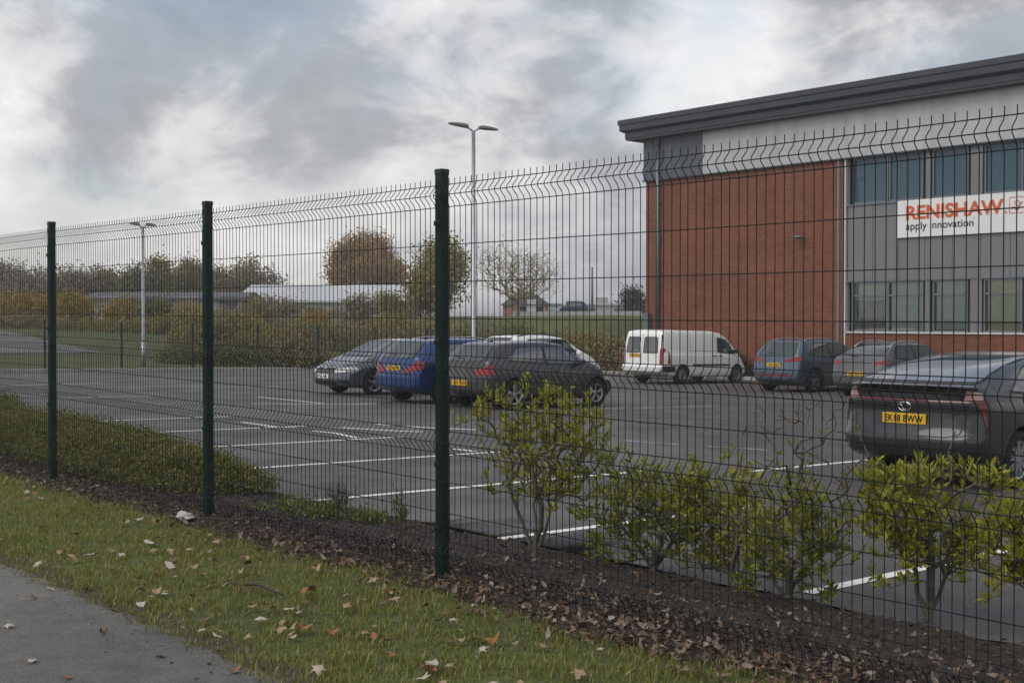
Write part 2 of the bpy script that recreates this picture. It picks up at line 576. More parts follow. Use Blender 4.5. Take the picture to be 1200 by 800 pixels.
# ------------------------------------------------------------------ fence
def build_fence():
    m_post = mat('green_powder_coat', (.004, .021, .017), .5, spec=.3, var=.15, scale=5, bump=.05, bscale=60)
    m_wire = mat('green_wire', (.006, .012, .011), .55, spec=.3)
    m_cap = mat('black_plastic', (.012, .013, .014), .5)
    root = empty('mesh_fence', W(0, 0, 0), math.atan2(U.y, U.x),
                 'dark green welded mesh fence with square posts between verge and car park', 'fence')
    # local frame: x along U, y = +90deg of U = (-U.y, U.x) = -N  -> toward the path
    levels = [2.32, 2.257, 2.19, 1.97, 1.753, 1.54, 1.325, 1.262, 1.20, 1.04, .88, .815, .75, .58, .40, .235, .17, .105]
    apex = {2.257: .042, 1.262: .042, .815: .042, .17: .042}
    key = sorted([(z, apex.get(z, 0.0)) for z in levels] + [(2.355, 0.0), (.04, 0.0)])
    # soften the folds
    path = []
    for i, (z, y) in enumerate(key):
        if y > 0:
            path += [(z - .044, y * .2), (z - .026, y * .62), (z - .011, y * .95), (z + .011, y * .95), (z + .026, y * .62), (z + .044, y * .2)]
        else:
            path.append((z, y))
    posts = [-9.75, -6.75, -3.75, 0.045, 2.95, 6.08, 9.08, 12.0, 15.0, 18.0]
    zoff = [-.03, -.03, -.02, 0, .02, .05, .06, .06, .06, .06]

    def prism(verts, faces, pts, r):
        b = len(verts)
        for (x, y, z) in pts:
            pass
        n = len(pts)
        P = np.array(pts)
        T = np.gradient(P, axis=0)
        T /= np.linalg.norm(T, axis=1)[:, None]
        vertical = abs(T[0, 2]) > .5
        for i in range(n):
            t = T[i]
            a = np.array([1.0, 0, 0]) if vertical else np.array([0, 0, 1.0])
            c = np.cross(t, a); c /= np.linalg.norm(c)
            a2 = np.cross(c, t)
            for k in range(5):
                an = 2 * math.pi * k / 5
                verts.append(P[i] + (a2 * math.cos(an) + c * math.sin(an)) * r)
        for i in range(n - 1):
            for k in range(5):
                faces.append((b + i * 5 + k, b + i * 5 + (k + 1) % 5, b + (i + 1) * 5 + (k + 1) % 5, b + (i + 1) * 5 + k))
    for pi in range(len(posts) - 1):
        a, b_ = posts[pi], posts[pi + 1]
        za, zb_ = zoff[pi], zoff[pi + 1]
        zo = lambda x: za + (zb_ - za) * (x - a) / (b_ - a)
        V, Fc = [], []
        n = int(round((b_ - a - .03) / .05))
        for k in range(n + 1):
            x = a + .015 + k * (b_ - a - .03) / n
            jit = random.gauss(0, .0012)
            prism(V, Fc, [(x + jit, y, z + zo(x)) for (z, y) in path], .0024)
        for z in levels:
            y = apex.get(z, 0.0) - .005
            prism(V, Fc, [(a + .01, y, z + zo(a)), ((a + b_) / 2, y, z + zo((a + b_) / 2) - .002), (b_ - .01, y, z + zo(b_))], .0028)
        o = mesh_np('fence_panel', np.array(V), np.array(Fc), m_wire, root, smooth=True)
    for t, z in zip(posts, zoff):
        bm = bmesh.new()
        add_box(bm, (t, -.036, 1.05 + z), (.06, .06, 2.7), None, .006)
        p = bm_obj('fence_post', bm, m_post, root)
        bm = bmesh.new()
        add_box(bm, (t, -.036, 2.402 + z), (.066, .066, .036), None, .008)
        bm_obj('post_cap', bm, m_cap, p)
        for zz in (2.1, 1.4, .68, .3):
            bm = bmesh.new()
            add_box(bm, (t, .002, zz + z), (.05, .012, .03), None, .003)
            add_lathe(bm, [(.0, .009), (.007, .009), (.007, .016), (0.0, .016)], 8, 'Y', (t, 0.0, zz + z))
            bm_obj('clamp', bm, m_post, p)


# ------------------------------------------------------------------ cars
def smooth1(v, k):
    if k <= 1:
        return v
    p = np.pad(v, (k, k), mode='edge')
    w = np.hanning(2 * k + 1)
    w /= w.sum()
    return np.convolve(p, w, mode='same')[k:-k]


def catmull(P, m):
    out = []
    n = len(P)
    for i in range(n - 1):
        p0 = P[max(i - 1, 0)]; p1 = P[i]; p2 = P[i + 1]; p3 = P[min(i + 2, n - 1)]
        for k in range(m):
            t = k / m
            out.append(0.5 * ((2 * p1) + (-p0 + p2) * t + (2 * p0 - 5 * p1 + 4 * p2 - p3) * t * t + (-p0 + 3 * p1 - 3 * p2 + p3) * t ** 3))
    out.append(P[-1])
    return np.array(out)


def roundpoly(pts, r, n=4):
    pts = [Vector(p) for p in pts]
    out = []
    m = len(pts)
    for i in range(m):
        a, b, c = pts[i - 1], pts[i], pts[(i + 1) % m]
        da, dc = (a - b), (c - b)
        ra = min(r, da.length * .45)
        rc = min(r, dc.length * .45)
        p0 = b + da.normalized() * ra
        p2 = b + dc.normalized() * rc
        for k in range(n + 1):
            t = k / n
            out.append(p0 * (1 - t) ** 2 + b * 2 * t * (1 - t) + p2 * t * t)
    return out


GLASS = RUBBER = BLACKP = RIM = CHROME = RED = CLEAR = YPLATE = WPLATE = INK = DARKIN = AMBER = None


def car_mats():
    global GLASS, RUBBER, BLACKP, RIM, CHROME, RED, CLEAR, YPLATE, WPLATE, INK, DARKIN, AMBER
    GLASS = mat('car_glass', (.026, .038, .04), .03, spec=.5, ior=2.3)
    RUBBER = mat('tyre_rubber', (.013, .013, .014), .8, var=.3, scale=20)
    BLACKP = mat('black_trim', (.014, .014, .015), .55, var=.2, scale=12)
    RIM = mat('alloy', (.42, .43, .45), .32, metal=.85)
    CHROME = mat('chrome', (.6, .61, .62), .12, metal=1)
    RED = mat('red_lens', (.26, .01, .014), .15, coat=.4)
    CLEAR = mat('clear_lens', (.45, .45, .46), .1, coat=.8)
    YPLATE = mat('yellow_plate', (.72, .42, .015), .4, var=.06, scale=10)
    WPLATE = mat('white_plate', (.75, .75, .74), .4)
    INK = mat('plate_ink', (.01, .01, .012), .5)
    DARKIN = mat('wheel_well', (.008, .008, .009), .9)
    AMBER = mat('amber_lens', (.55, .18, .02), .15, coat=.5)


def paint(name, col, metal=.35, rough=.32, dirt=.12):
    return mat(name, col, rough, metal=metal, coat=.7, var=dirt, scale=2.2)


class Car:
    def __init__(s, name, label, cat, group, spec, loc, rz):
        s.sp = spec
        s.root = empty(name, loc, rz, label, cat, group)
        s.body()

    def deform(s, V):
        sp = s.sp
        L, Wd = sp['L'], sp['W']
        x, y, z = V[:, 0].copy(), V[:, 1], V[:, 2]
        yr = np.abs(y) / (Wd / 2)
        wr = np.clip((-L / 2 + sp.get('rear_reach', .7) - x) / sp.get('rear_reach', .7), 0, 1) ** 1.2
        wf = np.clip((x - (L / 2 - .9)) / .9, 0, 1) ** 1.2
        rz = np.interp(z, [p[0] for p in sp['rear']], [p[1] for p in sp['rear']])
        fz = np.interp(z, [p[0] for p in sp['front']], [p[1] for p in sp['front']])
        x = x + wr * (rz + sp.get('rear_round', .13) * yr ** 3) - wf * (fz + sp.get('front_round', .32) * yr ** 2.6)
        return np.stack([x, y, z], -1)

    def body(s):
        sp = s.sp
        L, Wd, H = sp['L'], sp['W'], sp['H']
        n = int(L / .04) + 1
        xs = np.linspace(-L / 2, L / 2, n)
        k = sp.get('smooth', 3)
        itp = lambda key: np.interp(xs, [p[0] for p in sp[key]], [p[1] for p in sp[key]])
        top = smooth1(itp('top'), k)
        belt = smooth1(itp('belt'), 4)
        bot = smooth1(itp('bot'), 3)
        plan = smooth1(itp('plan'), 5)
        tum = sp.get('tumble', .19)
        belt = np.minimum(belt, top - .012)
        rings = []
        for i, x in enumerate(xs):
            w = Wd / 2 * plan[i]
            zt, zb, zl = top[i], bot[i], belt[i]
            g = np.clip((zt - zl) / (H - np.interp(x, [p[0] for p in sp['belt']], [p[1] for p in sp['belt']])), 0, 1)
            wr = w * .95 - tum * g
            h = zl - zb
            hr = min(.075, .4 * (zt - zl))
            P = np.array([(0, zb), (w * .55, zb), (w * .86, zb + .01), (w * .965, zb + .09), (w * .995, zb + .3 * h), (w, zb + .6 * h),
                          (w * .99, zb + .86 * h), (w * .955, zl),
                          ((w * .955 + wr) / 2 + .02 * g, zl + (zt - hr - zl) * .52), (wr + .012 * g, zt - hr), (wr - .06 * g - .03, zt - hr * .28),
                          (wr * .55, zt - .004 * g), (0, zt)])
            c = catmull(P, 4)
            e = min(x + L / 2, L / 2 - x)
            sc = np.interp(e, [0, .03, .08, .16], [.94, .975, .992, 1.0])
            zm = (zb + zt) / 2
            c = np.stack([c[:, 0] * sc, zm + (c[:, 1] - zm) * sc], -1)
            rings.append(c)
        m = len(rings[0])
        V = []
        full = 2 * m - 2
        for x, c in zip(xs, rings):
            for q in c:
                V.append((x, -q[0], q[1]))
            for q in c[-2:0:-1]:
                V.append((x, q[0], q[1]))
        Fc = []
        for i in range(n - 1):
            for j in range(full):
                a = i * full + j
                b = i * full + (j + 1) % full
                Fc.append((a, b, b + full, a + full))
        # caps
        for end, i in ((0, 0), (1, n - 1)):
            K = 12
            c = rings[i]
            base = i * full
            idx = []
            for j in range(1, m - 1):
                row = [base + j]
                for q in range(1, K):
                    f = q / K
                    V.append((xs[i], -c[j, 0] + 2 * c[j, 0] * f, c[j, 1]))
                    row.append(len(V) - 1)
                row.append(base + full - j)
                idx.append(row)
            for j in range(len(idx) - 1):
                for q in range(K):
                    f = (idx[j][q], idx[j][q + 1], idx[j + 1][q + 1], idx[j + 1][q])
                    Fc.append(f if end == 0 else f[::-1])
            for row, pole in ((idx[0], base), (idx[-1], base + m - 1)):
                for q in range(K):
                    f = (row[q], row[q + 1], pole)
                    Fc.append(f)
        V = s.deform(np.array(V, float))
        bm = bmesh.new()
        vs = [bm.verts.new(v) for v in V]
        for f in Fc:
            try:
                bm.faces.new([vs[i] for i in f])
            except ValueError:
                pass
        bmesh.ops.remove_doubles(bm, verts=bm.verts[:], dist=.0005)
        bmesh.ops.recalc_face_normals(bm, faces=bm.faces[:])
        s.bvh = BVHTree.FromBMesh(bm)
        for f in bm.faces:
            c = f.calc_center_median()
            tz = sp.get('trim_z', .26)
            f.material_index = 1 if (c.z < tz or f.normal.z < -.6) else 0
            if 'paint2' in sp and sp['paint2'](c, f.normal):
                f.material_index = 2
            f.smooth = True
        me = bpy.data.meshes.new('body')
        bm.to_mesh(me)
        bm.free()
        mats = [sp['paint'], BLACKP] + ([sp['mat2']] if 'mat2' in sp else [])
        for q in mats:
            me.materials.append(q)
        o = bpy.data.objects.new('body', me)
        COL.objects.link(o)
        # wheel arches
        cb = bmesh.new()
        ra = sp['wr'] + sp.get('arch', .05)
        for ax in sp['axles']:
            for sg in (1, -1):
                mtx = Matrix.Translation((ax, sg * (Wd / 2 - .02), sp['wr'])) @ Matrix.Rotation(R(90), 4, 'X')
                bmesh.ops.create_cone(cb, cap_ends=True, segments=40, radius1=ra, radius2=ra, depth=.52, matrix=mtx)
        cm = bpy.data.meshes.new('cut')
        cb.to_mesh(cm)
        cb.free()
        co = bpy.data.objects.new('cut', cm)
        COL.objects.link(co)
        md = o.modifiers.new('b', 'BOOLEAN')
        md.operation = 'DIFFERENCE'
        md.solver = 'EXACT'
        md.object = co
        dg = bpy.context.evaluated_depsgraph_get()
        me2 = bpy.data.meshes.new_from_object(o.evaluated_get(dg))
        me2.name = 'body'
        o.modifiers.clear()
        o.data = me2
        bpy.data.objects.remove(co)
        me2.materials.clear()
        for q in mats:
            me2.materials.append(q)
        for p in me2.polygons:
            c = p.center
            for ax in sp['axles']:
                r_ = math.hypot(c.x - ax, c.z - sp['wr'])
                if r_ < ra + .004 and abs(c.y) > Wd / 2 - .32:
                    p.material_index = 1
                elif sp.get('arch_trim') and r_ < ra + sp['arch_trim'] and abs(c.y) > Wd / 2 - .2 and c.z < sp['wr'] + ra + .05:
                    p.material_index = 1
        me2.set_sharp_from_angle(angle=R(38))
        o.parent = s.root
        s.bodyo = o

    def hit(s, side, a, b):
        if side == 'R':
            o, d = Vector((a, -4, b)), Vector((0, 1, 0))
        elif side == 'L':
            o, d = Vector((a, 4, b)), Vector((0, -1, 0))
        elif side == 'B':
            o, d = Vector((-6, a, b)), Vector((1, 0, 0))
        elif side == 'F':
            o, d = Vector((6, a, b)), Vector((-1, 0, 0))
        else:
            o, d = Vector((a, b, 4)), Vector((0, 0, -1))
        loc, nor, _, _ = s.bvh.ray_cast(o, d)
        lim = getattr(s, 'wrap', None)
        if side == 'B' and lim and (loc is None or loc.x > -s.sp['L'] / 2 + lim):
            return s.hit('R' if a < 0 else 'L', -s.sp['L'] / 2 + lim, b)
        if side == 'F' and lim and (loc is None or loc.x < s.sp['L'] / 2 - lim * 2):
            return s.hit('R' if a < 0 else 'L', s.sp['L'] / 2 - lim * 2, b)
        if loc is None:
            loc, nor, _, _ = s.bvh.find_nearest(o + d * 4)
        if nor.dot(d) > 0:
            nor = -nor
        return loc, nor

    def patch(s, name, side, poly, m, off=.004, rnd=.03, res=.05, parent=None, thick=.02, into=None):
        s.wrap = .26 if m in (RED, CLEAR) or 'lens' in m.name else None
        if m is GLASS and parent is None:
            cx_ = sum(p[0] for p in poly) / len(poly)
            cy_ = sum(p[1] for p in poly) / len(poly)
            big = []
            for px_, py_ in poly:
                dx_, dy_ = px_ - cx_, py_ - cy_
                big.append((px_ + .028 * (1 if dx_ > 0 else -1), py_ + .024 * (1 if dy_ > 0 else -1)))
            w_ = s.patch(name, side, poly, m, off + .003, rnd, res, s.root, thick)
            s.patch('window_seal', side, big, BLACKP, off - .002, rnd, res, w_, thick)
            return w_
        pts = roundpoly(poly, rnd) if rnd > 0 else [Vector(p) for p in poly]
        area = sum(pts[i - 1].x * pts[i].y - pts[i].x * pts[i - 1].y for i in range(len(pts)))
        if area < 0:
            pts = pts[::-1]
        x0 = min(p.x for p in pts); x1 = max(p.x for p in pts)
        y0 = min(p.y for p in pts); y1 = max(p.y for p in pts)
        bm = bmesh.new()
        nx = max(1, int((x1 - x0) / res)); ny = max(1, int((y1 - y0) / res))
        g = [[bm.verts.new((x0 + (x1 - x0) * i / nx, y0 + (y1 - y0) * j / ny, 0)) for j in range(ny + 1)] for i in range(nx + 1)]
        for i in range(nx):
            for j in range(ny):
                bm.faces.new((g[i][j], g[i + 1][j], g[i + 1][j + 1], g[i][j + 1]))
        for i in range(len(pts)):
            a, b = pts[i - 1], pts[i]
            e = b - a
            if e.length < 1e-6:
                continue
            no = Vector((e.y, -e.x, 0))
            bmesh.ops.bisect_plane(bm, geom=bm.verts[:] + bm.edges[:] + bm.faces[:], plane_co=(a.x, a.y, 0), plane_no=no,
                                   clear_outer=True, dist=1e-6)
        nrm = {}
        for v in bm.verts:
            loc, nor = s.hit(side, v.co.x, v.co.y)
            v.co = loc + nor * off
            nrm[v] = nor
        be = [e for e in bm.edges if len(e.link_faces) == 1]
        r_ = bmesh.ops.extrude_edge_only(bm, edges=be)
        nv = [v for v in r_['geom'] if isinstance(v, bmesh.types.BMVert)]
        for v in nv:
            src = min((e.other_vert(v) for e in v.link_edges if e.other_vert(v) in nrm), key=lambda q: (q.co - v.co).length, default=None)
            if src:
                v.co = src.co - nrm[src] * (off + thick)
        for f in bm.faces:
            f.smooth = True
        bmesh.ops.recalc_face_normals(bm, faces=bm.faces[:])
        o = bm_obj(name, bm, m, parent or s.root, True, 35)
        # a shell is open at its back: make sure that it faces out
        return o

    def wheels(s, spokes=5, style='spoke'):
        sp = s.sp
        r_ = sp['wr']
        rr = r_ * sp.get('rimk', .68)
        wt = .2
        for ax in sp['axles']:
            for sg in (1, -1):
                yc = sg * (sp['W'] / 2 - .125)
                e = empty('wheel', (ax, yc, r_))
                e.parent = s.root
                bm = bmesh.new()
                prof = [(rr, -.09), (rr + .02, -.1), (r_ - .03, -.1), (r_ - .006, -.085), (r_, -.05), (r_, .05), (r_ - .006, .085), (r_ - .03, .1), (rr + .02, .1), (rr, .09), (rr - .02, .0), (rr, -.09)]
                add_lathe(bm, prof, 40, 'Y')
                bm_obj('tyre', bm, RUBBER, e, True, 50)
                bm = bmesh.new()
                o = .075 * sg
                add_lathe(bm, [(rr - .03, o * .2), (rr - .025, o * .9), (rr - .004, o), (rr + .012, o * 1.22), (rr + .008, o * .4)], 40, 'Y')
                add_lathe(bm, [(0.0, o * 1.02), (.035, o * 1.02), (.062, o * .8), (.06, o * .1)], 20, 'Y')
                for q in range(spokes):
                    a = 2 * math.pi * (q + .25) / spokes
                    if style == 'twin':
                        angs = (-.13, .13)
                    else:
                        angs = (0,)
                    for da in angs:
                        mt = Matrix.Rotation(-(a + da), 4, 'Y')
                        l = rr - .05
                        b_ = bmesh.ops.create_cube(bm, size=1, matrix=mt @ Matrix.Translation((l / 2 + .035, o * .82, 0)) @ Matrix.Diagonal((l, .024, .03 if style == 'twin' else .055, 1)))
                bm_obj('rim', bm, RIM, e, True, 30)
                bm = bmesh.new()
                add_lathe(bm, [(0, o * .05), (rr - .02, o * .05), (rr - .02, -o * .3), (0, -o * .3)], 24, 'Y')
                bm_obj('brake_disc', bm, DARKIN, e)

    def plate(s, side, z, y=0.0, white=False, txt=None, tilt=0, h=.111):
        loc, nor = s.hit(side, y, z)
        bm = bmesh.new()
        sg = -1 if side == 'B' else 1
        add_box(bm, (0, 0, 0), (.02, .52, h), None, .004)
        o = bm_obj('number_plate', bm, WPLATE if white else YPLATE, s.root)
        o.location = (loc.x + sg * .012, y, z)
        if txt:
            t, bb = text_obj('plate_characters', txt, .1, INK, o, .0015, .0022, xscale=.86, space=1.08)
            t.rotation_euler = (R(90), 0, R(-90) if side == 'B' else R(90))
            cx, cy = (bb[0] + bb[1]) / 2, (bb[2] + bb[3]) / 2
            t.location = (sg * .012, (cx if side == 'B' else -cx), -cy)
        else:
            bm = bmesh.new()
            yy = -.2
            rr = random.Random(int(z * 1000) + int(s.sp['L'] * 100))
            for q in range(7):
                if q == 4:
                    yy += .035
                for z0, hh, dy, ww in ((0, .072, -.018, .012), (rr.choice((.03, 0, -.03)), .012, 0, .04), (rr.choice((.02, -.02)), .036, .018, .012)):
                    add_box(bm, (sg * .0125, yy + dy, z0), (.003, ww, hh))
                yy += .057
            bm_obj('plate_characters', bm, INK, o)
        return o

    def mirror(s, x, z, m):
        for sg in (1, -1):
            loc, nor = s.hit('R' if sg < 0 else 'L', x, z)
            bm = bmesh.new()
            add_box(bm, (x, loc.y + sg * .13, z + .05), (.11, .2, .13), None, .045)
            add_box(bm, (x + .02, loc.y + sg * .04, z + .01), (.06, .12, .03), None, .01, 1)
            o = bm_obj('wing_mirror', bm, [m, BLACKP], s.root, True, 60)

    def strip(s, name, side, pts, w, m, off=.003, parent=None):
        """a narrow band along a 2-D polyline (seams, trims, light lines)"""
        bm = bmesh.new()
        dense = []
        for a, b in zip(pts[:-1], pts[1:]):
            a, b = Vector(a), Vector(b)
            k = max(1, int((b - a).length / .06))
            dense += [a + (b - a) * i / k for i in range(k)]
        dense.append(Vector(pts[-1]))
        prev = None
        for i, p in enumerate(dense):
            t = dense[min(i + 1, len(dense) - 1)] - dense[max(i - 1, 0)]
            nn = Vector((-t.y, t.x)).normalized() * w / 2
            row = []
            for q, oo in ((p + nn, -.006), (p + nn, off), (p - nn, off), (p - nn, -.006)):
                loc, nor = s.hit(side, q.x, q.y)
                row.append(bm.verts.new(loc + nor * oo))
            if prev:
                for j in range(3):
                    bm.faces.new((prev[j], prev[j + 1], row[j + 1], row[j]))
            prev = row
        return bm_obj(name, bm, m, parent or s.root)

    def arch_trims(s, w=.06):
        ra = s.sp['wr'] + s.sp.get('arch', .05) + w * .5
        for side in ('R', 'L'):
            for ax in s.sp['axles']:
                pts = [(ax + ra * math.cos(a), s.sp['wr'] + ra * math.sin(a)) for a in [R(-8 + 196 * k / 28) for k in range(29)]]
                s.strip('wheel_arch_trim', side, pts, w, BLACKP, .012)

    def seams(s, lists):
        """door gaps joined into the body's own seam part"""
        for side in ('R', 'L'):
            for pts in lists:
                s.strip('door_seam', side, pts, .012, BLACKP, .0015, s.bodyo)

    def handles(s, xs, z, m=None):
        for side, sg in (('R', -1), ('L', 1)):
            for x in xs:
                loc, nor = s.hit(side, x, z)
                bm = bmesh.new()
                add_box(bm, (x, loc.y + sg * .018, z), (.2, .03, .032), None, .012)
                bm_obj('door_handle', bm, m or s.sp['paint'], s.root, True, 50)

    def rails(s, x0, x1, y, m):
        for sg in (1, -1):
            pts = []
            for i in range(12):
                f = i / 11
                x = x0 + (x1 - x0) * f
                loc, _ = s.hit('T', x, sg * y)
                pts.append((x, loc.y, loc.z + .045 * min(1, 5 * min(f, 1 - f)) - .005))
            bm = bmesh.new()
            add_tube(bm, pts, .018, 8)
            bm_obj('roof_rail', bm, m, s.root)

    def fin(s, x, m):
        loc, _ = s.hit('T', x, 0)
        bm = bmesh.new()
        prof = [(-.07, 0), (-.05, .05), (.0, .03), (.08, 0)]
        va = [bm.verts.new((x - px, -.02 * (1 - pz * 9), loc.z + pz - .004)) for px, pz in prof]
        vb = [bm.verts.new((x - px, .02 * (1 - pz * 9), loc.z + pz - .004)) for px, pz in prof]
        for i in range(3):
            bm.faces.new((va[i], va[i + 1], vb[i + 1], vb[i]))
        bm.faces.new(va); bm.faces.new(vb[::-1])
        bm_obj('roof_aerial', bm, m, s.root)


def mirrorpoly(poly):
    return [(-a, b) for a, b in poly]


def hatch_spec(L, Wd, H, wr, axles, pm, k=1.0, **kw):
    h = L / 2
    belt = kw.pop('belt', .93)
    sp = dict(L=L, W=Wd, H=H, wr=wr, axles=axles, paint=pm,
              top=[(-h, belt + .1), (-h + .1, belt + .17), (-h + .45, H - .1), (-h + .62, H - .045), (-h + 1.2, H - .01), (-h + 1.9, H), (-h + 2.4, H - .05),
                   (h - 1.62, H - .17), (h - 1.02, belt + .1), (h - .85, belt + .055), (h - .3, belt - .14), (h - .04, .66), (h, .6)],
              belt=[(-h, belt + .06), (-h + 1.2, belt + .03), (h - 1.0, belt - .03), (h - .4, belt - .18), (h, .55)],
              bot=[(-h, .36), (-h + .2, .25), (-h + .6, .19), (h - .7, .18), (h - .15, .2), (h, .26)],
              plan=[(-h, .93), (-h + .15, .95), (-h + .8, .99), (0, 1.0), (h - .9, .99), (h - .3, .95), (h, .9)],
              rear=[(.2, .07), (.42, .0), (.62, .0), (.95, .06), (1.05, .08), (2, .1)],
              front=[(.2, .08), (.4, .0), (.6, .02), (.75, .1), (1.2, .2)])
    sp.update(kw)
    return sp


def dress_hatch(c, belt=None, lamp=True, txt=None, plate_z=.62, spokes=5, style='spoke', rear_glass=None, lamp_poly=None, front=True):
    sp = c.sp
    h = sp['L'] / 2
    H = sp['H']
    b = belt or .93
    c.wheels(spokes, style)
    rg = rear_glass or [(-.6, b + .14), (.6, b + .14), (.5, H - .12), (-.5, H - .12)]
    c.patch('rear_window', 'B', rg, GLASS, .005, .06)
    f = [(-.55, b + .1), (.55, b + .1), (.48, H - .1), (-.48, H - .1)]
    c.patch('windscreen', 'F', [(-.66, b + .1), (.66, b + .1), (.54, H - .1), (-.54, H - .1)], GLASS, .005, .06)
    # side glass
    xr0, xr1 = -h + .62, -h + 1.75
    c_end = h - 1.42
    for side in ('R', 'L'):
        c.patch('side_window', side, [(xr0 + .02, b + .13), (xr1 - .05, b + .055), (xr1 - .05, H - .13), (xr0 + .38, H - .16)], GLASS, .005, .05)
        c.patch('side_window', side, [(xr1 + .02, b + .05), (c_end + .12, b + .03), (c_end - .32, H - .15), (xr1 + .02, H - .13)], GLASS, .005, .05)
    c.seams([[(xr1 - .01, .3), (xr1 - .01, b)], [(c_end + .2, .32), (c_end + .16, b)], [(xr0 + .45, .62), (xr0 + .25, b)], [(xr0 + .7, .27), (c_end + .1, .27)]])
    c.handles((xr0 + .75, xr1 + .28), b - .1)
    c.mirror(c_end + .02, b + .03, sp['paint'])
    lp = lamp_poly or [(.42, .86), (.9, .93), (.9, .76), (.48, .73)]
    c.patch('tail_light', 'B', lp, RED, .014, .03)
    c.patch('tail_light', 'B', mirrorpoly(lp), RED, .014, .03)
    if front:
        hp = [(.42, .62), (.86, .72), (.86, .6), (.5, .53)]
        c.patch('headlight', 'F', hp, CLEAR, .012, .02)
        c.patch('headlight', 'F', mirrorpoly(hp), CLEAR, .012, .02)
        c.patch('grille', 'F', [(-.45, .3), (.45, .3), (.5, .45), (-.5, .45)], BLACKP, .01, .03)
    c.plate('B', plate_z, txt=txt)
    c.plate('F', .42, white=True)
    # tailgate gap and bumper
    c.strip('tailgate_seam', 'B', [(-.58, .92), (-.56, .55), (.56, .55), (.58, .92)], .012, BLACKP, .0015, c.bodyo)
    c.strip('wiper', 'B', [(0.0, b + .13), (.33, b + .165)], .014, BLACKP, .014)


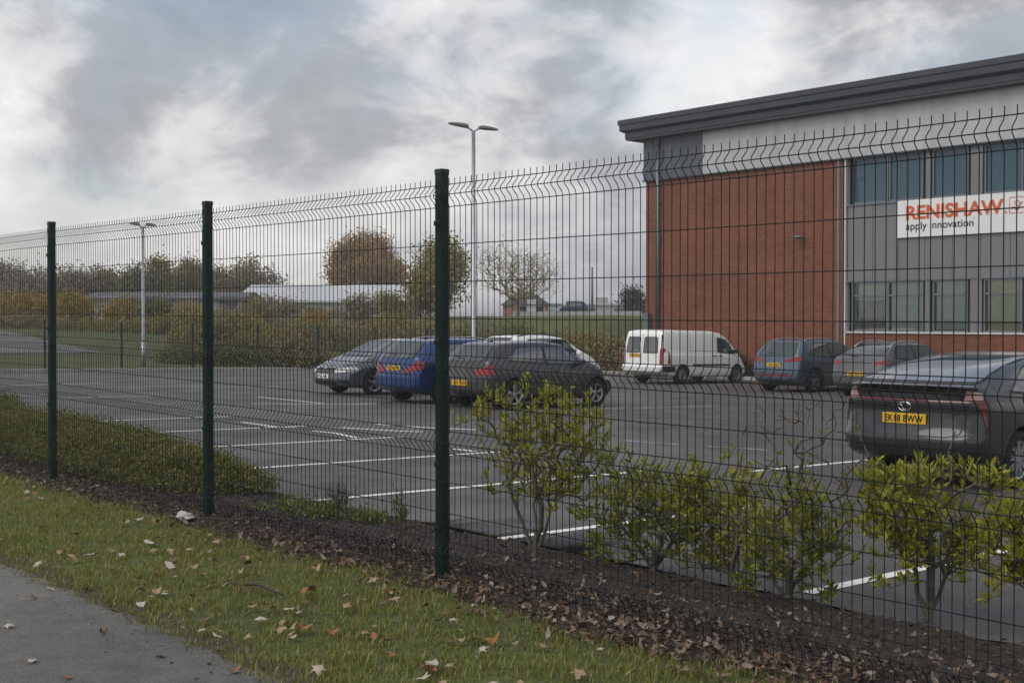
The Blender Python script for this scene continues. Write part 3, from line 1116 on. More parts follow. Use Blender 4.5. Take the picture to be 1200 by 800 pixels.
def build_cars():
    car_mats()
    up = math.pi * 0 + HEAD
    grp = 'cars parked in the bays'

    def place(t, d):
        return W(t, d, zcp(d)), up
    tilt = math.atan(.02)

    def settle(c, back=False):
        # the car park falls away from the fence
        c.root.rotation_euler = (0, tilt if not back else -tilt, c.root.rotation_euler.z)

    # ---- dark grey saloon with a split rear window (nearest)
    pm = paint('graphite_paint', (.03, .032, .035), .5, .3)
    h = 2.27
    sp = dict(L=4.54, W=1.78, H=1.47, wr=.315, axles=(-1.3, 1.4), paint=pm, smooth=2, tumble=.2, rear_round=.2, rear_reach=.8, trim_z=.43,
              top=[(-h, 1.08), (-h + .04, 1.12), (-h + .14, 1.118), (-1.7, 1.235), (-1.2, 1.345), (-.6, 1.435), (-.1, 1.47), (.35, 1.45), (.75, 1.34),
                   (1.35, 1.0), (1.5, .95), (2.0, .78), (2.22, .62), (h, .56)],
              belt=[(-h, 1.0), (-1.2, 1.0), (0, .93), (1.2, .88), (1.9, .7), (h, .5)],
              bot=[(-h, .33), (-2.0, .25), (-1.6, .18), (1.6, .16), (2.1, .18), (h, .24)],
              plan=[(-h, .94), (-2.0, .965), (-1.4, .995), (0, 1.0), (1.4, .985), (2.0, .94), (h, .88)],
              rear=[(.2, .12), (.34, .03), (.46, -.01), (.56, -.01), (.6, .035), (.8, .075), (.94, .065), (.965, .1), (1.06, .08), (1.09, -.02), (1.12, -.03), (1.6, .0)],
              front=[(.2, .08), (.4, 0), (.6, .03), (.8, .15), (1.2, .2)])
    loc, rz = place(1.52, 9.75)
    c = Car('parked_car', 'dark graphite grey hatchback seen from behind, nearest the fence with yellow rear plate', 'car', grp, sp, loc, rz)
    settle(c)
    DRED = mat('deep_red_lens', (.16, .008, .012), .12, coat=.5)
    c.wheels(9, 'twin')
    global GLASS
    g0 = GLASS
    GLASS = mat('sky_reflecting_glass', (.05, .07, .1), .03, ior=3.6)  # bluish base colour helps out the reflection of the sky
    c.patch('rear_window', 'B', [(-.7, 1.145), (.7, 1.145), (.56, 1.405), (-.56, 1.405)], GLASS, .005, .05, .04)
    GLASS = g0
    c.patch('lower_rear_window', 'B', [(-.62, .955), (.62, .955), (.64, 1.07), (-.64, 1.07)], BLACKP, .004, .015, .04)
    c.patch('light_bar', 'B', [(-.86, .93), (.86, .93), (.86, .944), (-.86, .944)], DRED, .012, .008, .04)
    for sg in (1, -1):
        c.patch('lamp_lens', 'B', [(sg * .63, .955), (sg * .8, .96), (sg * .8, 1.03), (sg * .66, 1.065)], mat('pink_lens', (.34, .2, .19), .15, coat=.6), .01, .015, .03)
        c.patch('tail_light', 'B', [(sg * .775, .915), (sg * .885, .92), (sg * .885, .76), (sg * .862, .6), (sg * .848, .61)], DRED, .012, .012, .03)
    c.plate('B', .74, txt='EK18 BWW')
    # three-oval emblem
    em = bmesh.new()

    def oval(cy, cz, a, b, w=.006):
        pts = [(0, cy + a * math.cos(k * 2 * math.pi / 28), cz + b * math.sin(k * 2 * math.pi / 28)) for k in range(29)]
        add_tube(em, pts, w, 6, cap=False)
    oval(0, 0, .075, .05)
    oval(0, .006, .024, .042, .005)
    oval(0, .022, .052, .018, .005)
    lo, _ = c.hit('B', 0, .875)
    e = bm_obj('emblem', em, CHROME, c.root, True)
    e.location = (lo.x - .012, 0, .87)
    c.strip('tailgate_seam', 'B', [(-.7, .9), (-.62, .6), (-.5, .565), (.5, .565), (.62, .6), (.7, .9)], .014, BLACKP, .0015, c.bodyo)
    c.strip('bumper_seam', 'B', [(-.87, .47), (-.5, .45), (.5, .45), (.87, .47)], .012, BLACKP, .0015, c.bodyo)
    for side in ('R', 'L'):
        c.patch('side_window', side, [(-1.5, 1.06), (-.98, 1.02), (-.9, 1.31), (-1.02, 1.28)], GLASS, .005, .03)
        c.patch('side_window', side, [(-.9, 1.01), (-.12, .965), (-.12, 1.375), (-.8, 1.33)], GLASS, .005, .04)
        c.patch('side_window', side, [(-.06, .965), (.98, .93), (.6, 1.27), (-.06, 1.38)], GLASS, .005, .04)
    c.patch('windscreen', 'F', [(-.66, 1.02), (.66, 1.02), (.54, 1.38), (-.54, 1.38)], GLASS, .005, .06)
    c.seams([[(-.1, .3), (-.09, .93)], [(1.05, .32), (1.0, .9)], [(-.95, .55), (-1.0, .96)], [(-.85, .27), (1.0, .27)], [(-2.1, .62), (-1.68, .66)]])
    c.handles((-.8, .2), .83)
    c.mirror(.86, .95, pm)
    c.fin(-1.0, BLACKP)
    hp = [(.42, .62), (.86, .72), (.86, .6), (.5, .53)]
    c.patch('headlight', 'F', hp, CLEAR, .012, .02)
    c.patch('headlight', 'F', mirrorpoly(hp), CLEAR, .012, .02)

    # ---- dark grey hatchback in the middle
    pm = paint('dark_grey_paint', (.05, .05, .053), .4, .33)
    sp = hatch_spec(4.1, 1.8, 1.47, .318, (-1.22, 1.26), pm, belt=.93)
    loc, rz = place(15.0, 14.3)
    c = Car('parked_car', 'dark grey hatchback with lit-looking red tail lamp, right of the middle fence post', 'car', grp, sp, loc, rz)
    settle(c)
    dress_hatch(c, .93, plate_z=.55, style='twin', spokes=5, rear_glass=[(-.62, 1.02), (.62, 1.02), (.54, 1.33), (-.54, 1.33)],
                lamp_poly=[(.44, .83), (.5, .72), (.9, .73), (.9, .93), (.8, .92)])
    c.fin(-1.2, BLACKP)

    # ---- blue hatchback
    pm = paint('bright_blue_paint', (.015, .047, .18), .4, .28)
    sp = hatch_spec(4.35, 1.8, 1.5, .325, (-1.32, 1.35), pm, belt=.95, trim_z=.4)
    loc, rz = place(17.35, 14.35)
    c = Car('parked_car', 'bright blue hatchback half hidden behind the middle fence post', 'car', grp, sp, loc, rz)
    settle(c)
    dress_hatch(c, .95, plate_z=.8, rear_glass=[(-.6, 1.04), (.6, 1.04), (.54, 1.38), (-.54, 1.38)],
                lamp_poly=[(.36, .74), (.42, .68), (.9, .8), (.9, 1.0), (.8, .98)])
    c.fin(-1.25, BLACKP)
    c.rails(-1.25, .45, .53, mat('silver_rail', (.5, .5, .52), .3, metal=.7))

    # ---- grey saloon, nose to the camera
    pm = paint('steel_grey_paint', (.13, .145, .165), .55, .28)
    h = 2.3
    sp = dict(L=4.6, W=1.8, H=1.46, wr=.318, axles=(-1.42, 1.28), paint=pm,
              top=[(-h, .98), (-h + .25, 1.03), (-1.75, 1.06), (-1.2, 1.32), (-.7, 1.43), (-.1, 1.46), (.4, 1.42), (1.25, 1.0), (1.4, .95), (2.0, .8), (2.26, .66), (h, .6)],
              belt=[(-h, .93), (-1.2, .97), (1.2, .9), (1.9, .75), (h, .55)],
              bot=[(-h, .36), (-2.1, .25), (-1.7, .19), (1.6, .17), (2.1, .19), (h, .25)],
              plan=[(-h, .92), (-2.1, .95), (-1.4, .99), (0, 1.0), (1.4, .99), (2.0, .95), (h, .9)],
              rear=[(.2, .07), (.42, 0), (.65, 0), (.95, .05), (2, .06)],
              front=[(.2, .08), (.4, 0), (.6, .02), (.75, .08), (1.2, .2)])
    loc, _ = place(21.4, 15.2)
    c = Car('parked_car', 'steel grey car facing the camera with white front plate, left of the blue car', 'car', grp, sp, loc, up + math.pi)
    settle(c, True)
    c.wheels(5, 'twin')
    c.patch('windscreen', 'F', [(-.68, 1.0), (.68, 1.0), (.55, 1.38), (-.55, 1.38)], GLASS, .005, .06)
    c.patch('rear_window', 'B', [(-.6, 1.1), (.6, 1.1), (.5, 1.36), (-.5, 1.36)], GLASS, .005, .06)
    for side in ('R', 'L'):
        c.patch('side_window', side, [(-1.3, 1.06), (-.3, .99), (-.3, 1.36), (-.95, 1.32)], GLASS, .005, .05)
        c.patch('side_window', side, [(-.22, .985), (.92, .95), (.42, 1.3), (-.22, 1.36)], GLASS, .005, .05)
    for sg in (1, -1):
        c.patch('headlight', 'F', [(sg * .4, .66), (sg * .86, .73), (sg * .86, .6), (sg * .46, .56)], CLEAR, .014, .02, .03)
        c.patch('fog_lamp', 'F', [(sg * .55, .36), (sg * .78, .37), (sg * .78, .3), (sg * .58, .3)], BLACKP, .008, .02)
        c.patch('tail_light', 'B', [(sg * .5, .86), (sg * .9, .9), (sg * .9, .75), (sg * .55, .73)], RED, .012, .02)
    c.patch('grille', 'F', [(-.36, .56), (.36, .56), (.4, .68), (-.4, .68)], BLACKP, .01, .03)
    c.patch('lower_grille', 'F', [(-.5, .26), (.5, .26), (.46, .36), (-.46, .36)], BLACKP, .01, .03)
    lo, _ = c.hit('F', 0, .64)
    bm = bmesh.new()
    add_lathe(bm, [(.0, 0), (.05, 0), (.055, -.01), (.055, -.02)], 20, 'X', (lo.x + .022, 0, .645))
    bm_obj('badge', bm, CHROME, c.root, True)
    c.plate('F', .47, white=True)
    c.plate('B', .6)
    c.seams([[(-.26, .3), (-.26, .95)], [(1.0, .32), (.95, .9)], [(-.95, .55), (-1.1, .95)], [(-.9, .27), (.95, .27)], [(1.2, .9), (2.1, .74)]])
    c.handles((-.85, .05), .85)
    c.mirror(.78, .96, pm)

    # ---- white estate behind
    pm = paint('white_paint', (.82, .82, .81), 0, .35, .05)
    sp = hatch_spec(4.3, 1.8, 1.62, .33, (-1.28, 1.32), pm, belt=1.0)
    loc, rz = place(22.7, 21.7)
    c = Car('parked_car', 'white estate car whose roof and windows rise behind the dark grey hatchback', 'car', grp, sp, loc, rz)
    settle(c)
    dress_hatch(c, 1.0)
    c.rails(-1.5, .5, .55, BLACKP)

    # ---- blue grey SUV by the building
    pm = paint('blue_grey_paint', (.09, .125, .17), .5, .3)
    sp = hatch_spec(4.45, 1.84, 1.63, .345, (-1.33, 1.34), pm, belt=1.02, trim_z=.48, tumble=.21)
    loc, rz = place(17.3, 28.6)
    c = Car('parked_suv', 'blue grey SUV with yellow rear plate between the white van and another grey car', 'car', grp, sp, loc, rz)
    settle(c)
    dress_hatch(c, 1.02, plate_z=.82, rear_glass=[(-.66, 1.12), (.66, 1.12), (.55, 1.47), (-.55, 1.47)],
                lamp_poly=[(.3, .98), (.36, .9), (.92, .95), (.92, 1.12), (.85, 1.1)], style='twin')
    c.rails(-1.5, .5, .56, mat('silver_rail', (.5, .5, .52), .3, metal=.7))
    c.arch_trims()
    c.strip('bumper_reflector', 'B', [(-.72, .5), (.72, .5)], .035, RED, .006)
    lo, _ = c.hit('B', 0, 1.0)
    bm = bmesh.new()
    add_box(bm, (lo.x - .012, 0, 1.0), (.02, .07, .1), None, .01)
    bm_obj('badge', bm, CHROME, c.root)

    # ---- grey SUV
    pm = paint('silver_grey_paint', (.13, .13, .14), .5, .3)
    sp = hatch_spec(4.5, 1.82, 1.6, .34, (-1.35, 1.36), pm, belt=1.0, trim_z=.5, tumble=.25)
    h = 2.25
    sp['top'] = [(-h, 1.08), (-h + .1, 1.15), (-h + .3, 1.18), (-h + .95, 1.5), (-h + 1.3, 1.57), (-h + 2.0, 1.6), (.4, 1.54), (.7, 1.42), (1.22, 1.1), (1.4, 1.05), (h - .3, .86), (h - .04, .66), (h, .6)]
    loc, rz = place(13.95, 27.9)
    c = Car('parked_suv', 'grey coupe-backed SUV between the blue grey SUV and the near dark car', 'car', grp, sp, loc, rz)
    settle(c)
    dress_hatch(c, 1.0, plate_z=.66, rear_glass=[(-.66, 1.19), (.66, 1.19), (.5, 1.49), (-.5, 1.49)],
                lamp_poly=[(.5, 1.0), (.55, .93), (.92, .93), (.92, 1.06)])
    c.rails(-1.45, .5, .56, mat('silver_rail', (.5, .5, .52), .3, metal=.7))
    c.arch_trims()
    c.patch('lamp_strip', 'B', [(-.48, .96), (.48, .96), (.48, .99), (-.48, .99)], BLACKP, .006, .01)

    # ---- white van
    pm = paint('van_white', (.84, .84, .83), 0, .38, .05)
    h = 2.45
    sp = dict(L=4.9, W=2.0, H=1.88, wr=.325, axles=(-1.35, 1.65), paint=pm, smooth=2, tumble=.12, rear_round=.07, rear_reach=.5, trim_z=.3, front_round=.3,
              top=[(-h, 1.74), (-h + .1, 1.84), (-1.8, 1.88), (.4, 1.87), (.85, 1.8), (1.2, 1.62), (1.7, 1.17), (1.85, 1.09), (2.3, .9), (2.42, .74), (h, .64)],
              belt=[(-h, 1.12), (.85, 1.08), (1.65, 1.0), (2.25, .8), (h, .55)],
              bot=[(-h, .4), (-2.1, .3), (-1.8, .24), (1.9, .22), (2.3, .22), (h, .28)],
              plan=[(-h, .955), (-2.2, .985), (-1.4, 1.0), (1.2, .995), (2.1, .95), (h, .9)],
              rear=[(.3, .06), (.45, 0), (.62, .0), (.66, .04), (1.1, .05), (1.8, .16)],
              front=[(.2, .08), (.4, 0), (.6, .02), (.8, .12), (1.2, .2)])
    loc, rz = place(23.5, 29.6)
    c = Car('white_van', 'small white panel van with steel wheels parked by the brick wall', 'van', None, sp, loc, rz)
    settle(c)
    c.wheels(12)
    c.patch('rear_window', 'B', [(.1, 1.08), (.72, 1.08), (.66, 1.6), (.1, 1.6)], GLASS, .006, .08)
    c.patch('rear_window', 'B', [(-.1, 1.08), (-.72, 1.08), (-.66, 1.6), (-.1, 1.6)], GLASS, .006, .08)
    for sg in (1, -1):
        c.patch('tail_light', 'B', [(sg * .82, .66), (sg * .93, .66), (sg * .93, 1.22), (sg * .83, 1.22)], RED, .014, .02, .03)
        c.strip('door_hinge_strip', 'B', [(sg * .875, .7), (sg * .865, 1.25), (sg * .815, 1.7)], .03, BLACKP, .012)
    for side in ('R', 'L'):
        c.patch('side_window', side, [(.57, 1.12), (1.57, 1.06), (1.07, 1.55), (.61, 1.62)], GLASS, .006, .05)
        c.patch('rear_quarter_trim', side, [(-2.33, .42), (-1.74, .42), (-1.74, .62), (-2.33, .62)], BLACKP, .008, .02)
        c.patch('side_marker', side, [(-2.12, .7), (-2.0, .7), (-2.03, 1.12), (-2.08, 1.12)], RED, .012, .02, .03)
        c.strip('side_moulding', side, [(-.85, .66), (1.2, .66)], .06, BLACKP, .012)
    c.patch('windscreen', 'F', [(-.7, 1.14), (.7, 1.14), (.62, 1.66), (-.62, 1.66)], GLASS, .006, .06)
    c.strip('door_seam', 'B', [(0, .5), (0, 1.7)], .016, BLACKP, .0015, c.bodyo)
    c.seams([[(.5, .32), (.5, 1.66)], [(1.6, .45), (1.65, 1.0)], [(-.9, .75), (-.88, 1.62)], [(-.9, 1.15), (.45, 1.15)]])
    c.handles((.36, .68), .98, BLACKP)
    c.mirror(1.43, 1.1, BLACKP)
    c.plate('B', .98, y=.3)
    c.patch('rear_bumper', 'B', [(-.88, .38), (.88, .38), (.88, .58), (-.88, .58)], mat('off_white_bumper', (.66, .66, .65), .5), .03, .05)
    hp = [(.45, .7), (.86, .82), (.86, .64), (.5, .58)]
    c.patch('headlight', 'F', hp, CLEAR, .012, .02)
    c.patch('headlight', 'F', mirrorpoly(hp), CLEAR, .012, .02)

    # ---- two far vehicles on the road above the bank
    for px, Y, colr, lab, L_, H_ in ((669, 128, (.02, .035, .08), 'dark blue off-road car on the road above the bank', 3.6, 1.6),
                                     (646, 132, (.35, .42, .5), 'pale blue car on the road above the bank, beside the brick house', 3.9, 1.45)):
        p = at_depth(px, 366, Y)
        z = terrain_xy(p.x, p.y) + .02
        pm = paint('distant_paint', colr, .3, .35)
        sp = hatch_spec(L_, 1.7, H_, .33, (-1.05, 1.15), pm, belt=H_ * .62)
        c = Car('distant_car', lab, 'car', 'cars on the road above the bank', sp, (p.x, p.y, z), R(184))
        dress_hatch(c, H_ * .62)


# ------------------------------------------------------------------ building
def brick_mat():
    m, nt, b = new_mat('red_brick')
    tc = nt.nodes.new('ShaderNodeTexCoord')
    mp = nt.nodes.new('ShaderNodeMapping')
    # local x along the wall, z up -> brick texture in (x, z)
    sx = nt.nodes.new('ShaderNodeSeparateXYZ')
    cx = nt.nodes.new('ShaderNodeCombineXYZ')
    ad = nt.nodes.new('ShaderNodeMath'); ad.operation = 'ADD'
    nt.links.new(tc.outputs['Object'], sx.inputs[0])
    nt.links.new(sx.outputs[0], ad.inputs[0]); nt.links.new(sx.outputs[1], ad.inputs[1])
    nt.links.new(ad.outputs[0], cx.inputs[0]); nt.links.new(sx.outputs[2], cx.inputs[1])
    br = nt.nodes.new('ShaderNodeTexBrick')
    br.inputs['Scale'].default_value = 1.0
    br.inputs['Brick Width'].default_value = .225
    br.inputs['Row Height'].default_value = .075
    br.inputs['Mortar Size'].default_value = .006
    br.inputs['Color1'].default_value = (.238, .09, .055, 1)
    br.inputs['Color2'].default_value = (.18, .062, .038, 1)
    br.inputs['Mortar'].default_value = (.24, .14, .105, 1)
    nt.links.new(cx.outputs[0], br.inputs['Vector'])
    n = nt.nodes.new('ShaderNodeTexNoise'); n.inputs['Scale'].default_value = .5; n.inputs['Detail'].default_value = 10
    n.inputs['Roughness'].default_value = .72
    nt.links.new(tc.outputs['Object'], n.inputs['Vector'])
    cr = nt.nodes.new('ShaderNodeValToRGB')
    cr.color_ramp.elements[0].position = .3; cr.color_ramp.elements[0].color = (.72, .72, .74, 1)
    cr.color_ramp.elements[1].position = .7; cr.color_ramp.elements[1].color = (1.12, 1.1, 1.08, 1)
    nt.links.new(n.outputs[0], cr.inputs[0])
    mx = nt.nodes.new('ShaderNodeMix'); mx.data_type = 'RGBA'; mx.blend_type = 'MULTIPLY'; mx.inputs[0].default_value = 1
    nt.links.new(br.outputs[0], mx.inputs[6]); nt.links.new(cr.outputs[0], mx.inputs[7])
    nt.links.new(mx.outputs[2], b.inputs['Base Color'])
    b.inputs['Roughness'].default_value = .9
    b.inputs['Specular IOR Level'].default_value = .2
    bp = nt.nodes.new('ShaderNodeBump'); bp.inputs['Strength'].default_value = .5; bp.inputs['Distance'].default_value = .01
    nt.links.new(br.outputs['Fac'], bp.inputs['Height']); bp.invert = True
    nt.links.new(bp.outputs[0], b.inputs['Normal'])
    return m


def clad_mat(name, col, pitch=.3, metal=.5, rough=.45, var=.14):
    """panels with their joints, streaked by the weather"""
    m, nt, b = new_mat(name)
    tc = nt.nodes.new('ShaderNodeTexCoord')
    mp = nt.nodes.new('ShaderNodeMapping'); mp.inputs['Scale'].default_value = (1.4, 1.4, .12)
    nt.links.new(tc.outputs['Object'], mp.inputs[0])
    n = nt.nodes.new('ShaderNodeTexNoise'); n.inputs['Scale'].default_value = 1.6; n.inputs['Detail'].default_value = 7
    nt.links.new(mp.outputs[0], n.inputs[0])
    cr = nt.nodes.new('ShaderNodeValToRGB')
    cr.color_ramp.elements[0].position = .3; cr.color_ramp.elements[0].color = (*[c * (1 - var) for c in col], 1)
    cr.color_ramp.elements[1].position = .7; cr.color_ramp.elements[1].color = (*[c * (1 + var) for c in col], 1)
    nt.links.new(n.outputs[0], cr.inputs[0])
    nt.links.new(cr.outputs[0], b.inputs['Base Color'])
    b.inputs['Metallic'].default_value = metal
    b.inputs['Roughness'].default_value = rough
    return m


def build_building():
    D = BUILD_D
    root = empty('office_building', W(T_CORNER, D, 0), math.atan2(-U.y, -U.x),
                 'two storey red brick and grey clad office building with oversailing roof edge', 'building')
    # local: x runs to the right along the facade (=-U), y = into the building (=N?), z up
    # rotation sends +x to -U ; +y to rot90(-U) = (U.y, -U.x) = N  (into the building)
    M_B = brick_mat()
    M_SIL = clad_mat('silver_cladding', (.5, .51, .53), metal=.55, rough=.42, var=.1)
    M_DRK = clad_mat('dark_cladding', (.11, .125, .145), metal=.4, rough=.4)
    M_GRY = clad_mat('grey_panel', (.2, .205, .215), metal=.25, rough=.5, var=.08)
    M_ROOF = mat('roof_edge_metal', (.05, .057, .066), .4, metal=.3, var=.12, scale=2)
    M_SOF = mat('soffit', (.07, .075, .08), .6)
    M_FR = mat('window_frame_grey', (.16, .18, .2), .45, metal=.2)
    M_GB = mat('blue_tinted_glass', (.03, .075, .11), .05, ior=1.8, spec=.5)
    M_CG, nt, b = new_mat('window_glass')
    nt.nodes.remove(b)
    tr = nt.nodes.new('ShaderNodeBsdfTransparent'); tr.inputs[0].default_value = (.9, .95, .92, 1)
    gl = nt.nodes.new('ShaderNodeBsdfGlossy'); gl.inputs['Roughness'].default_value = .02
    fr_ = nt.nodes.new('ShaderNodeFresnel'); fr_.inputs[0].default_value = 1.75
    mx_ = nt.nodes.new('ShaderNodeMixShader')
    nt.links.new(fr_.outputs[0], mx_.inputs[0]); nt.links.new(tr.outputs[0], mx_.inputs[1]); nt.links.new(gl.outputs[0], mx_.inputs[2])
    nt.links.new(mx_.outputs[0], nt.nodes['Material Output'].inputs['Surface'])
    M_GG = M_CG
    M_BL = mat('pale_blind', (.74, .78, .71), .8, var=.1, scale=2)
    M_BY = mat('yellow_blind', (.78, .77, .42), .8, var=.1, scale=2)
    M_ROOM = mat('room_wall', (.2, .21, .19), .9, var=.3, scale=1.5)
    M_GY = M_CG
    M_MUL = mat('mullion_panel', (.2, .195, .2), .5, metal=.2)
    M_WHT = mat('white_trim', (.6, .6, .6), .5)
    M_PIPE = mat('downpipe_grey', (.16, .18, .21), .4, metal=.3)

    def fx(px, py=300):
        t, z = on_plane_d(px, py, D)
        return T_CORNER - t, z
    X = lambda px: fx(px)[0]
    xb = X(990)
    zb_top = fx(990, 188)[1]
    zb_top2 = fx(768, 209)[1]
    ztop_brick = (zb_top + zb_top2) / 2
    zsof = (fx(757, 164)[1] + fx(1180, 103)[1]) / 2
    xe = xb + 24.0
    depth = 26.0
    zg = -1.1
    zwu1, zwu0 = ztop_brick, (fx(1000, 238)[1] + fx(1134, 230)[1]) / 2
    zwl1, zwl0 = (fx(992, 331)[1] + fx(1200, 325)[1]) / 2, fx(1090, 389)[1]

    # brick wall block
    bm = bmesh.new()
    add_box(bm, (xb / 2, depth / 2, (zg + ztop_brick) / 2), (xb, depth, ztop_brick - zg))
    bm_obj('brick_wall', bm, M_B, root)
    # core of the right wing, set back
    rec = .16
    bm = bmesh.new()
    add_box(bm, ((xb + xe) / 2 + .002, depth / 2 + rec + .12, (zg + ztop_brick) / 2), (xe - xb - .004, depth - 2 * rec, ztop_brick - zg - .01))
    bm_obj('core_wall', bm, M_SOF, root)
    bm = bmesh.new()
    add_box(bm, ((xb + xe) / 2 + .01, .1, (zg + zwl0 - .06) / 2), (xe - xb - .02, .2, zwl0 - .06 - zg))
    bm_obj('brick_plinth', bm, M_B, root)
    # dark corner cladding + silver band, corrugated upright
    def corrug(x0, x1, z0, z1, m, pitch, dep, y0=-.06):
        bm = bmesh.new()
        n = max(2, int((x1 - x0) / pitch))
        pr = []
        for k in range(n):
            a = x0 + (x1 - x0) * k / n
            p = (x1 - x0) / n
            pr += [(a, 0), (a + p * .45, 0), (a + p * .5, dep), (a + p * .95, dep)]
        pr.append((x1, 0))
        lo = [bm.verts.new((x, y0 - y, z0)) for x, y in pr]
        hi = [bm.verts.new((x, y0 - y, z1)) for x, y in pr]
        for i in range(len(pr) - 1):
            bm.faces.new((lo[i], lo[i + 1], hi[i + 1], hi[i]))
        bl = [bm.verts.new((x, .3, z0)) for x in (x0, x1)]
        bh = [bm.verts.new((x, .3, z1)) for x in (x0, x1)]
        bm.faces.new([bl[0], *lo, bl[1]])
        bm.faces.new([bh[0], *hi, bh[1]])
        bm.faces.new((bl[0], bh[0], hi[0], lo[0]))
        bm.faces.new((bl[1], bh[1], hi[-1], lo[-1]))
        bm.faces.new((bl[0], bl[1], bh[1], bh[0]))
        return bm_obj('cladding_band', bm, m, root)
    xd = X(824)
    corrug(-.1, xd, ztop_brick + .01, zsof + .05, M_DRK, .5, .03)
    corrug(xd + .004, xe, ztop_brick + .01, zsof + .05, M_SIL, 1.05, .012)
    bm = bmesh.new()
    add_box(bm, (xe / 2 - .02, depth / 2 + .35, (ztop_brick + zsof) / 2 + .02), (xe, depth - .1, zsof - ztop_brick + .02))
    bm_obj('upper_wall', bm, M_DRK, root)
    # drip flashing under the cladding
    bm = bmesh.new()
    add_box(bm, (xe / 2 - .05, -.06, ztop_brick - .02), (xe + .1, .14, .05))
    bm_obj('flashing', bm, M_WHT if False else M_ROOF, root)
    # roof edge: two stepped fascias and the roof slab
    ov = .85
    zf1 = (fx(757, 135)[1])
    hgt = .86
    zr0 = zsof + .02
    # recompute so the top edge meets the photograph: overhang plane is nearer
    t_, zz = on_plane_d(723, 142, D - ov)
    zr1 = zz
    bm = bmesh.new()
    y0 = -ov
    prof = [(ov * .42, zr0), (.22, zr0 + .0), (.2, zr0 + .06), (.2, zr0 + .28), (.14, zr0 + .3), (.02, zr0 + .38), (.02, zr1 - .22), (-.03, zr1 - .2), (-.03, zr1), (.1, zr1 + .03)]
    # sweep the profile round the left end and along the front: (offset inward from edge, z)
    def ringpt(o, z):
        return [(-ov + o, depth, z), (-ov + o, -ov + o, z), (xe, -ov + o, z)]
    prev = None
    for o, z in prof:
        row = [bm.verts.new(p) for p in ringpt(o, z)]
        if prev:
            for i in range(2):
                bm.faces.new((prev[i], prev[i + 1], row[i + 1], row[i]))
        prev = row
    bm_obj('roof_fascia', bm, M_ROOF, root)
    bm = bmesh.new()
    add_box(bm, ((xe - .0) / 2 - .35, depth / 2 - .3, (zr0 + zr1) / 2), (xe + .5, depth + .4, zr1 - zr0 - .04))
    bm_obj('roof', bm, M_ROOF, root)
    bm = bmesh.new()
    add_box(bm, (xe / 2 - .3, depth / 2 - .32, zr0 - .015), (xe + .62, depth + .62, .05))
    bm_obj('soffit', bm, M_SOF, root)
    # grey cladding between window bands
    def slab(x0, x1, z0, z1, y0, y1, m, name, bev=0.0, parent=None):
        bm = bmesh.new()
        add_box(bm, ((x0 + x1) / 2, (y0 + y1) / 2, (z0 + z1) / 2), (x1 - x0, y1 - y0, z1 - z0), None, bev)
        return bm_obj(name, bm, m, parent or root)
    x = xb + .12
    pan = 1.05
    bm = bmesh.new()
    while x < xe - .1:
        w = min(pan, xe - x)
        add_box(bm, (x + w / 2, .1, (zwl1 + .05 + zwu0 - .08) / 2), (w - .018, .16, zwu0 - .08 - zwl1 - .05), None, .006)
        x += pan
    bm_obj('grey_panels', bm, M_GRY, root)
    slab(xb + .012, xe, zwu0 - .07, zwu0, -.02, .2, M_FR, 'sill_band')
    slab(xb + .012, xe, zwl0 - .06, zwl0, -.05, .2, M_WHT, 'sill_band')
    slab(xb + .012, xe, zwl1, zwl1 + .05, -.0, .2, M_FR, 'head_band')
    slab(xb + .004, xb + .06, zg, ztop_brick - .05, -.05, .25, M_WHT, 'corner_trim')
    slab(xb - .32, xb - .22, zg, ztop_brick - .05, -.045, .05, M_MUL, 'expansion_joint')
    # windows
    ups = [(1000, 1038), (1042, 1079), (1093, 1132), (1154, 1196)]
    lows = [(999, 1038), (1041, 1080), (1094, 1132), (1154, 1196)]

    def win(x0, x1, z0, z1, glass, tr=None, name='window', blind=None, drop=1.0):
        e = empty(name, ((x0 + x1) / 2, 0, z0))
        e.parent = root
        hw = (x1 - x0) / 2
        fr = .05
        bm = bmesh.new()
        add_box(bm, (-hw - fr / 2, .1, (z1 - z0) / 2), (fr, .12, z1 - z0))
        add_box(bm, (hw + fr / 2, .1, (z1 - z0) / 2), (fr, .12, z1 - z0))
        add_box(bm, (0, .1, z1 - z0 - fr / 2), (2 * hw, .12, fr))
        add_box(bm, (0, .1, fr / 2), (2 * hw, .12, fr))
        if tr:
            add_box(bm, (0, .1, tr), (2 * hw, .12, .06))
        bm_obj('frame', bm, M_FR, e)
        spans = [(fr, z1 - z0 - fr)] if not tr else [(fr, tr - .03), (tr + .03, z1 - z0 - fr)]
        for q, (a, b) in enumerate(spans):
            bm = bmesh.new()
            add_box(bm, (0, .13, (a + b) / 2), (2 * hw, .02, b - a))
            bm_obj('pane', bm, glass, e)
        if blind:
            zt_, zb_ = z1 - z0 - fr, fr
            bm = bmesh.new()
            add_box(bm, (0, .222, zt_ - (zt_ - zb_) * drop / 2), (2 * hw - .04, .01, (zt_ - zb_) * drop))
            bm_obj('blind', bm, blind, e)
            bm = bmesh.new()
            add_box(bm, (0, .255, (zt_ + zb_) / 2), (2 * hw + .06, .02, zt_ - zb_))
            bm_obj('room_back', bm, M_ROOM, e)

    zt = zwl0 + (zwl1 - zwl0) * .72
    L4 = X(1196) - X(1000)
